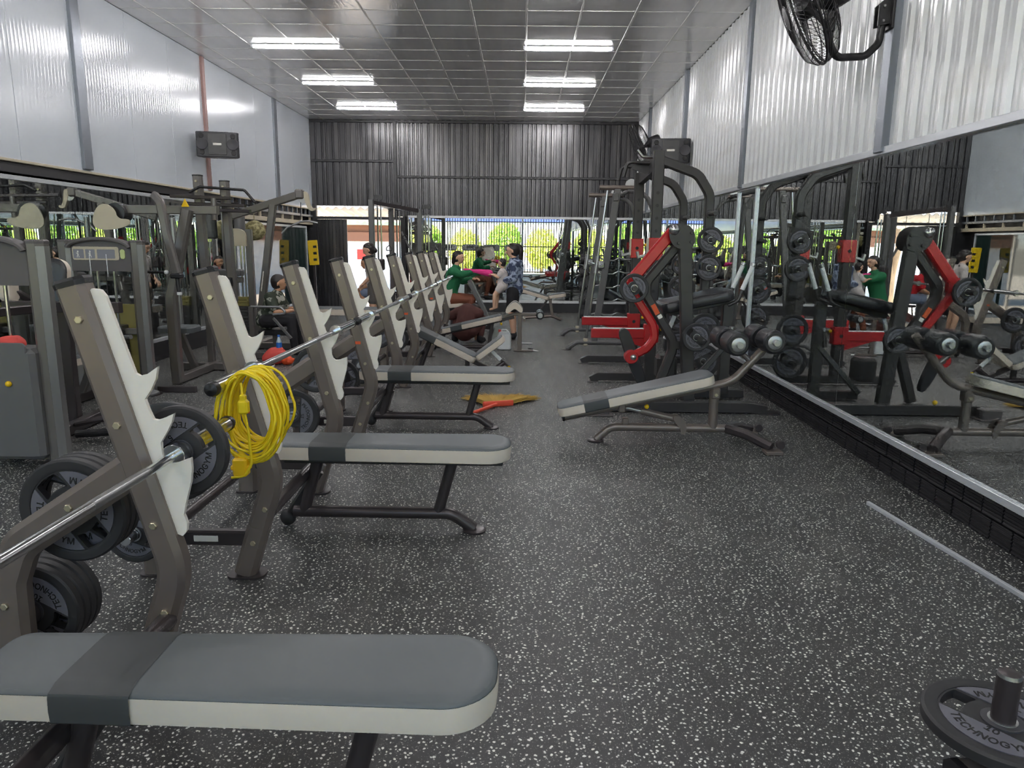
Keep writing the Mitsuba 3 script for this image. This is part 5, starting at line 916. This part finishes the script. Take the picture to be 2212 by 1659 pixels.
J = {n: tuple(np.array(p)*b+np.array([0, 0, 0])) if n != 'face' else p for n, p in dict(pelvis=(0, 0, .30), waist=(0, 0, .46), chest=(0, 0, .62), neck=(.01, 0, .79), head=(.03, 0, .97), face=(1, 0, -.05), **both(dict(sh=(0, .13, .70), el=(.10, .19, .55), wr=(.24, .15, .60), hip=(.02, .09, .26), kn=(.20, .16, .02), an=(.22, .17, -.34), to=(.33, .18, -.42)))).items()}
kb = human('baby with dark hair held by the woman in the blue hoodie, looking left', J, 168, (-.30, 11.30, .70), 'cloth_pale', 'cloth_pale', 'skin', 'short', 'skin', .6, .4, .62, barefoot=True)
# woman in green with a pink towel
J = dict(pelvis=(0, 0, .555), waist=(.03, 0, .70), chest=(.09, 0, .92), neck=(.13, 0, 1.09), head=(.17, 0, 1.235), face=(.95, -.25, -.12), **both(dict(sh=(.08, .17, 1.0), el=(.22, .20, .82), wr=(.40, .14, .86), hip=(.04, .09, .54), kn=(.40, .17, .53), an=(.30, .19, .085), to=(.43, .20, .03))))
J.update(Rel=(.24, -.19, .95), Rwr=(.42, -.16, 1.0))
human('woman in a green jacket sitting on the bench with the steep backrest', J, 0, (-1.26, 12.5, .02), 'cloth_green', 'legging_brown', 'cloth_black', 'tied', 'skin', 1.8, 1.9, 1., topw=.024)
k = thing('towel', 'bright pink towel swung by the woman in green', 'towel'); part(k, 'cloth', xf(flesh([((-.98, 12.33, 1.06), .018, (-.82, 12.32, 1.035), .026), ((-.82, 12.32, 1.035), .028, (-.70, 12.31, 1.02), .045), ((-.70, 12.31, 1.02), .045, (-.55, 12.30, 1.0), .060)], .015, 5), np.eye(4)), 'towel_pink', True)
# crouching person in brown
J = dict(pelvis=(0, 0, .19), waist=(.05, 0, .33), chest=(.18, 0, .44), neck=(.30, -.02, .48), head=(.42, -.04, .44), face=(.75, 0, -.66), **both(dict(sh=(.18, .17, .44), el=(.24, .26, .28), wr=(.30, .30, .12), hip=(.02, .10, .19), kn=(.30, .20, .34), an=(.16, .20, .08), to=(.29, .22, .03))))
J.update(Lel=(.14, .29, .38), Lwr=(.17, .45, .25), Lhd=(.1, .7, -.7), Rel=(.34, -.16, .28), Rwr=(.42, -.10, .13))
human('crouching person in a brown shirt seen from behind, arm reaching to the floor', J, 78, (-.86, 10.82, 0), 'cloth_brown', 'cloth_brown', 'cloth_black', 'tied', 'skin', .75, 1.8, 1.12, topw=.02)
# woman with a bun by the doorway
J = dict(pelvis=(0, 0, .80), waist=(.01, 0, .93), chest=(.02, 0, 1.09), neck=(.05, 0, 1.25), head=(.085, 0, 1.37), face=(.9, .1, -.38), **both(dict(sh=(.01, .15, 1.165), el=(.02, .19, .93), wr=(.16, .15, .80), hip=(0, .08, .76), kn=(.03, .08, .43), an=(-.02, .08, .085), to=(.10, .09, .03))))
human('woman with dark hair in a bun standing behind the bench presses by the doorway', J, 185, (-2.56, 12.5, 0), 'cloth_pale', 'cloth_grey', 'cloth_black', 'bun', 'skin', .6, .75, 1., extra=[('bag_strap', [((-.06, .12, 1.22), .012, (.14, -.02, 1.02), .012), ((.14, -.02, 1.02), .012, (.12, -.16, .82), .012)], 'cloth_black'), ('bag', [((.06, -.20, .80), .06, (.06, -.20, .70), .06)], 'cloth_black')])
# man in red on a stool
J = dict(pelvis=(0, 0, .52), waist=(.06, 0, .66), chest=(.15, 0, .84), neck=(.24, 0, .97), head=(.32, 0, 1.08), face=(.9, .3, -.15), **both(dict(sh=(.15, .17, .90), el=(.24, .22, .68), wr=(.40, .12, .60), hip=(.03, .10, .51), kn=(.42, .16, .50), an=(.40, .17, .085), to=(.53, .19, .03))))
human('man in a red shirt and grey shorts sitting bent forward near the doorway', J, 195, (-2.80, 14.5, 0), 'cloth_red', 'denim', 'cloth_black', 'short', 'skin_tan', .7, .9, 1.02, extra=[('bag_strap', [((.22, .16, .92), .02, (.28, 0, .74), .02), ((.28, 0, .74), .02, (.16, -.14, .60), .02)], 'cloth_black')])
k = thing('stool', 'low dark stool under the man in red', 'stool'); part(k, 'seat', xf(lathe([(0, 0), (.17, 0), (.175, .015), (.165, .035), (0, .04)], n=28), at(-2.80, 14.5, .345)), 'frame_dark', 40)
for a in (45, 135, 225, 315): part(k, 'leg', tube([(-2.80+.11*math.cos(math.radians(a)), 14.5+.11*math.sin(math.radians(a)), .35), (-2.80+.16*math.cos(math.radians(a)), 14.5+.16*math.sin(math.radians(a)), .0)], .013), 'frame_dark')
# man on the low seat of the pulldown machine
J = dict(pelvis=(0, 0, .46), waist=(.05, 0, .56), chest=(.13, 0, .70), neck=(.17, 0, .84), head=(.20, 0, .96), face=(.98, .15, -.1), **both(dict(sh=(.12, .17, .77), el=(.22, .24, .58), wr=(.38, .20, .60), hip=(.03, .10, .45), kn=(.38, .15, .46), an=(.42, .16, .085), to=(.54, .17, .03))))
human('dark haired man in a camouflage shirt sitting low at the pulldown machine', J, 0, (-3.44, 9.62, -.005), 'cloth_camo', 'cloth_black', 'cloth_black', 'short', 'skin_tan', .7, 1.9, .98, topw=.02)
# ---------------------------------------------------------------- outside: beyond the far doorway and before the front bars
struct('outer_house', cbox(-8, 1, 22.5, 22.7, -.2, 1.55), 'plaster_white'); part('outer_house', 'fascia', cbox(-8, 1, 22.4, 22.5, 1.52, 1.80, .01), 'fascia_brown', False); part('outer_house', 'roof_band', cbox(-8, 1, 22.1, 22.25, 2.0, 2.16, .01), 'fascia_green', False)
part('outer_house', 'gable', cbox(-8, 1, 22.5, 22.7, 1.8, 2.4, .01), 'fascia_brown', False)
def wavy(x0, x1, ya, za, yb, zb, amp=.03, pitch=.16):
    xs_ = np.arange(x0, x1, pitch/8); z = amp*np.sin(xs_*2*math.pi/pitch); n = len(xs_)
    V = np.vstack([np.c_[xs_, np.full(n, ya), za+z], np.c_[xs_, np.full(n, yb), zb+z]]); i = np.arange(n-1); F = np.vstack([np.c_[i, i+1, i+n+1], np.c_[i, i+n+1, i+n]])
    V2 = np.vstack([V, V+[0, 0, .004]]); return V2, np.vstack([F, F[:, ::-1]+2*n])
part('outer_house', 'roof_sheet', wavy(-8, 1, 22.0, 2.12, 25.5, 3.6), 'roof_white', True)
for i in range(5): part('outer_house', 'roof_batten', cbox(-8, 1, 22.1+.45*i, 22.14+.45*i, 2.22+.19*i, 2.25+.19*i, .005), 'roof_white', False)
struct('awning', wavy(-5.2, -1.9, YF+.12, 2.22, YF+2.2, 1.98, .028, .18), 'roof_white', True); part('awning', 'beam', cbox(-5.2, -1.9, YF+1.2, YF+1.25, 2.0, 2.06), 'plaster_white', False)
for x in (-5.1, -1.95): part('awning', 'post', cbox(x-.03, x+.03, YF+2.1, YF+2.16, -.1, 1.98), 'plaster_white', False)
solo('red_sign', xf(layers(rrect(.26, .30, .01), [(0, 0), (.01, 0)]), frame((-4.95, 22.38, 1.12), (0, -1, 0), (1, 0, 0))), 'cloth_coral', 'small red sign on the white wall outside the doorway', 'sign')
solo('white_board', xf(cbox(-.35, .35, -.01, .01, 0, 1.75, .004), np.asarray((T().translate([-5.6, 21.0, -.12]).rotate([1, 0, 0], -6)).matrix, float).reshape(4, 4)), 'plaster_white', 'white board leaning outside the doorway, seen in the right mirror', 'board')
def branch(P, r): return sweep(P, circ(1., 9), scale=r)
k = thing('bare_tree', 'bare forked tree trunk outside the doorway, seen in the right mirror', 'tree'); x, y = -5.2, 20.0
part(k, 'trunk', flesh([((x, y, -.12), .16, (x, y, .7), .12), ((x, y, .7), .12, (x-.14, y, 1.5), .08), ((x, y, .7), .11, (x+.22, y-.1, 1.3), .08), ((x+.22, y-.1, 1.3), .08, (x+.34, y-.1, 2.2), .06), ((x-.14, y, 1.5), .08, (x-.1, y+.1, 2.3), .05)], .04, 6), 'bark', True)
def bush(lab, cx, cy, cz, sx, sy, sz, n, mt, base='garden_tree', cat='tree'):
    k = thing(base, lab, cat, 'trees before the gym front'); r = np.random.default_rng(int(abs(cx*100+cy*10))); d = r.normal(size=(n, 3)); d /= np.linalg.norm(d, axis=1, keepdims=True); p = d*(.55+.45*r.random((n, 1))**.5)*[sx, sy, sz]+[cx, cy, cz]
    p = p[p[:, 2] > .1]; n = len(p); a = r.normal(size=(n, 3)); a /= np.linalg.norm(a, axis=1, keepdims=True); b = np.cross(a, r.normal(size=(n, 3))); b /= np.linalg.norm(b, axis=1, keepdims=True); s = (.10+.10*r.random((n, 1)))
    V = np.stack([p-a*s, p+b*s*.4, p+a*s, p-b*s*.4], 1).reshape(-1, 3); i = np.arange(n)*4; F = np.vstack([np.c_[i, i+1, i+2], np.c_[i, i+2, i+3]])
    part(k, 'leaves', (V, F), mt, False, kind='stuff'); part(k, 'trunk', branch([(cx, cy, -.13), (cx, cy, cz*.6), (cx+.05, cy, cz)], [.09, .07, .04]), 'bark', True)
for i, (x, y, z, s, mt) in enumerate(((-5.4, -9.5, 1.3, 1.5, 'leaf_green'), (-3.2, -9.0, 1.1, 1.4, 'leaf_yellow'), (-1.0, -9.8, 1.3, 1.6, 'leaf_green'), (1.1, -9.2, 1.2, 1.4, 'leaf_yellow'), (3.2, -9.6, 1.4, 1.6, 'leaf_green'), (5.4, -9.2, 1.2, 1.5, 'leaf_yellow'), (-7.6, -9.2, 1.3, 1.6, 'leaf_green'))):
    bush(('sunlit garden tree beyond the front bars, fourth from the left in the far mirror', 'yellow green tree beyond the front bars, fifth in the far mirror', 'large green tree behind the front bars, in the middle of the far mirror', 'yellow green tree right of the middle of the far mirror', 'green tree at the right of the far mirror', 'yellow green tree at the right end of the far mirror', 'green tree at the left end of the far mirror')[i], x, y, z, s*.66, .8, s*.85, 1500, mt)
struct('street_canopy', cbox(-9, 9, -12.2, -12.0, 2.75, 3.25), 'roof_blue'); part('street_canopy', 'sheet', cbox(-9, 9, -14, -12, 3.25, 3.35), 'roof_white', False); part('street_canopy', 'lower_band', cbox(-9, 9, -12.2, -12.05, 2.3, 2.75), 'roof_white', False)
for x in (-8, -4, 0, 4, 8): part('street_canopy', 'post', cbox(x-.06, x+.06, -12.2, -12.08, -.13, 2.3), 'roof_white', False)
# treadmills in front of the bars
tk = Kit()
tk.p('deck', join(cbox(-.38, .38, -.8, .75, .06, .17, .03), cbox(-.27, .27, -.85, .5, .165, .18, .004)), 'plastic_black')
for s in (-1, 1): tk.p('upright', bar([(s*.36, .55, .12), (s*.36, .68, 1.12)], .07, .06), 'frame_bronze'); tk.p('handrail', tube([(s*.36, .68, 1.02), (s*.36, .25, .98)], .022), 'plastic_black'); tk.p('side_rail', cbox(min(s*.28, s*.38), max(s*.28, s*.38), -.8, .5, .165, .195, .01), 'frame_bronze')
tk.p('console', xf(layers(chaikin(rrect(.80, .34, .12), 1), [(0, .03), (.03, 0), (.08, 0), (.1, .03)]), frame((0, .70, 1.25), (0, -.8, .6), (1, 0, 0))), 'shroud_grey', 40); tk.p('screen', xf(layers(rrect(.34, .16, .02), [(.1, 0), (.104, .002)]), frame((0, .70, 1.25), (0, -.8, .6), (1, 0, 0))), 'ink_black')
for i, x in enumerate((-3.6, -2.55, -1.5, -.45)): tk.put('treadmill', ('leftmost', 'second', 'third', 'rightmost')[i]+' grey treadmill before the front bars, seen in the far mirror', 'treadmill', 'treadmills by the front bars', T().translate([x, -3.1, 0]).rotate([0, 0, 1], 180))
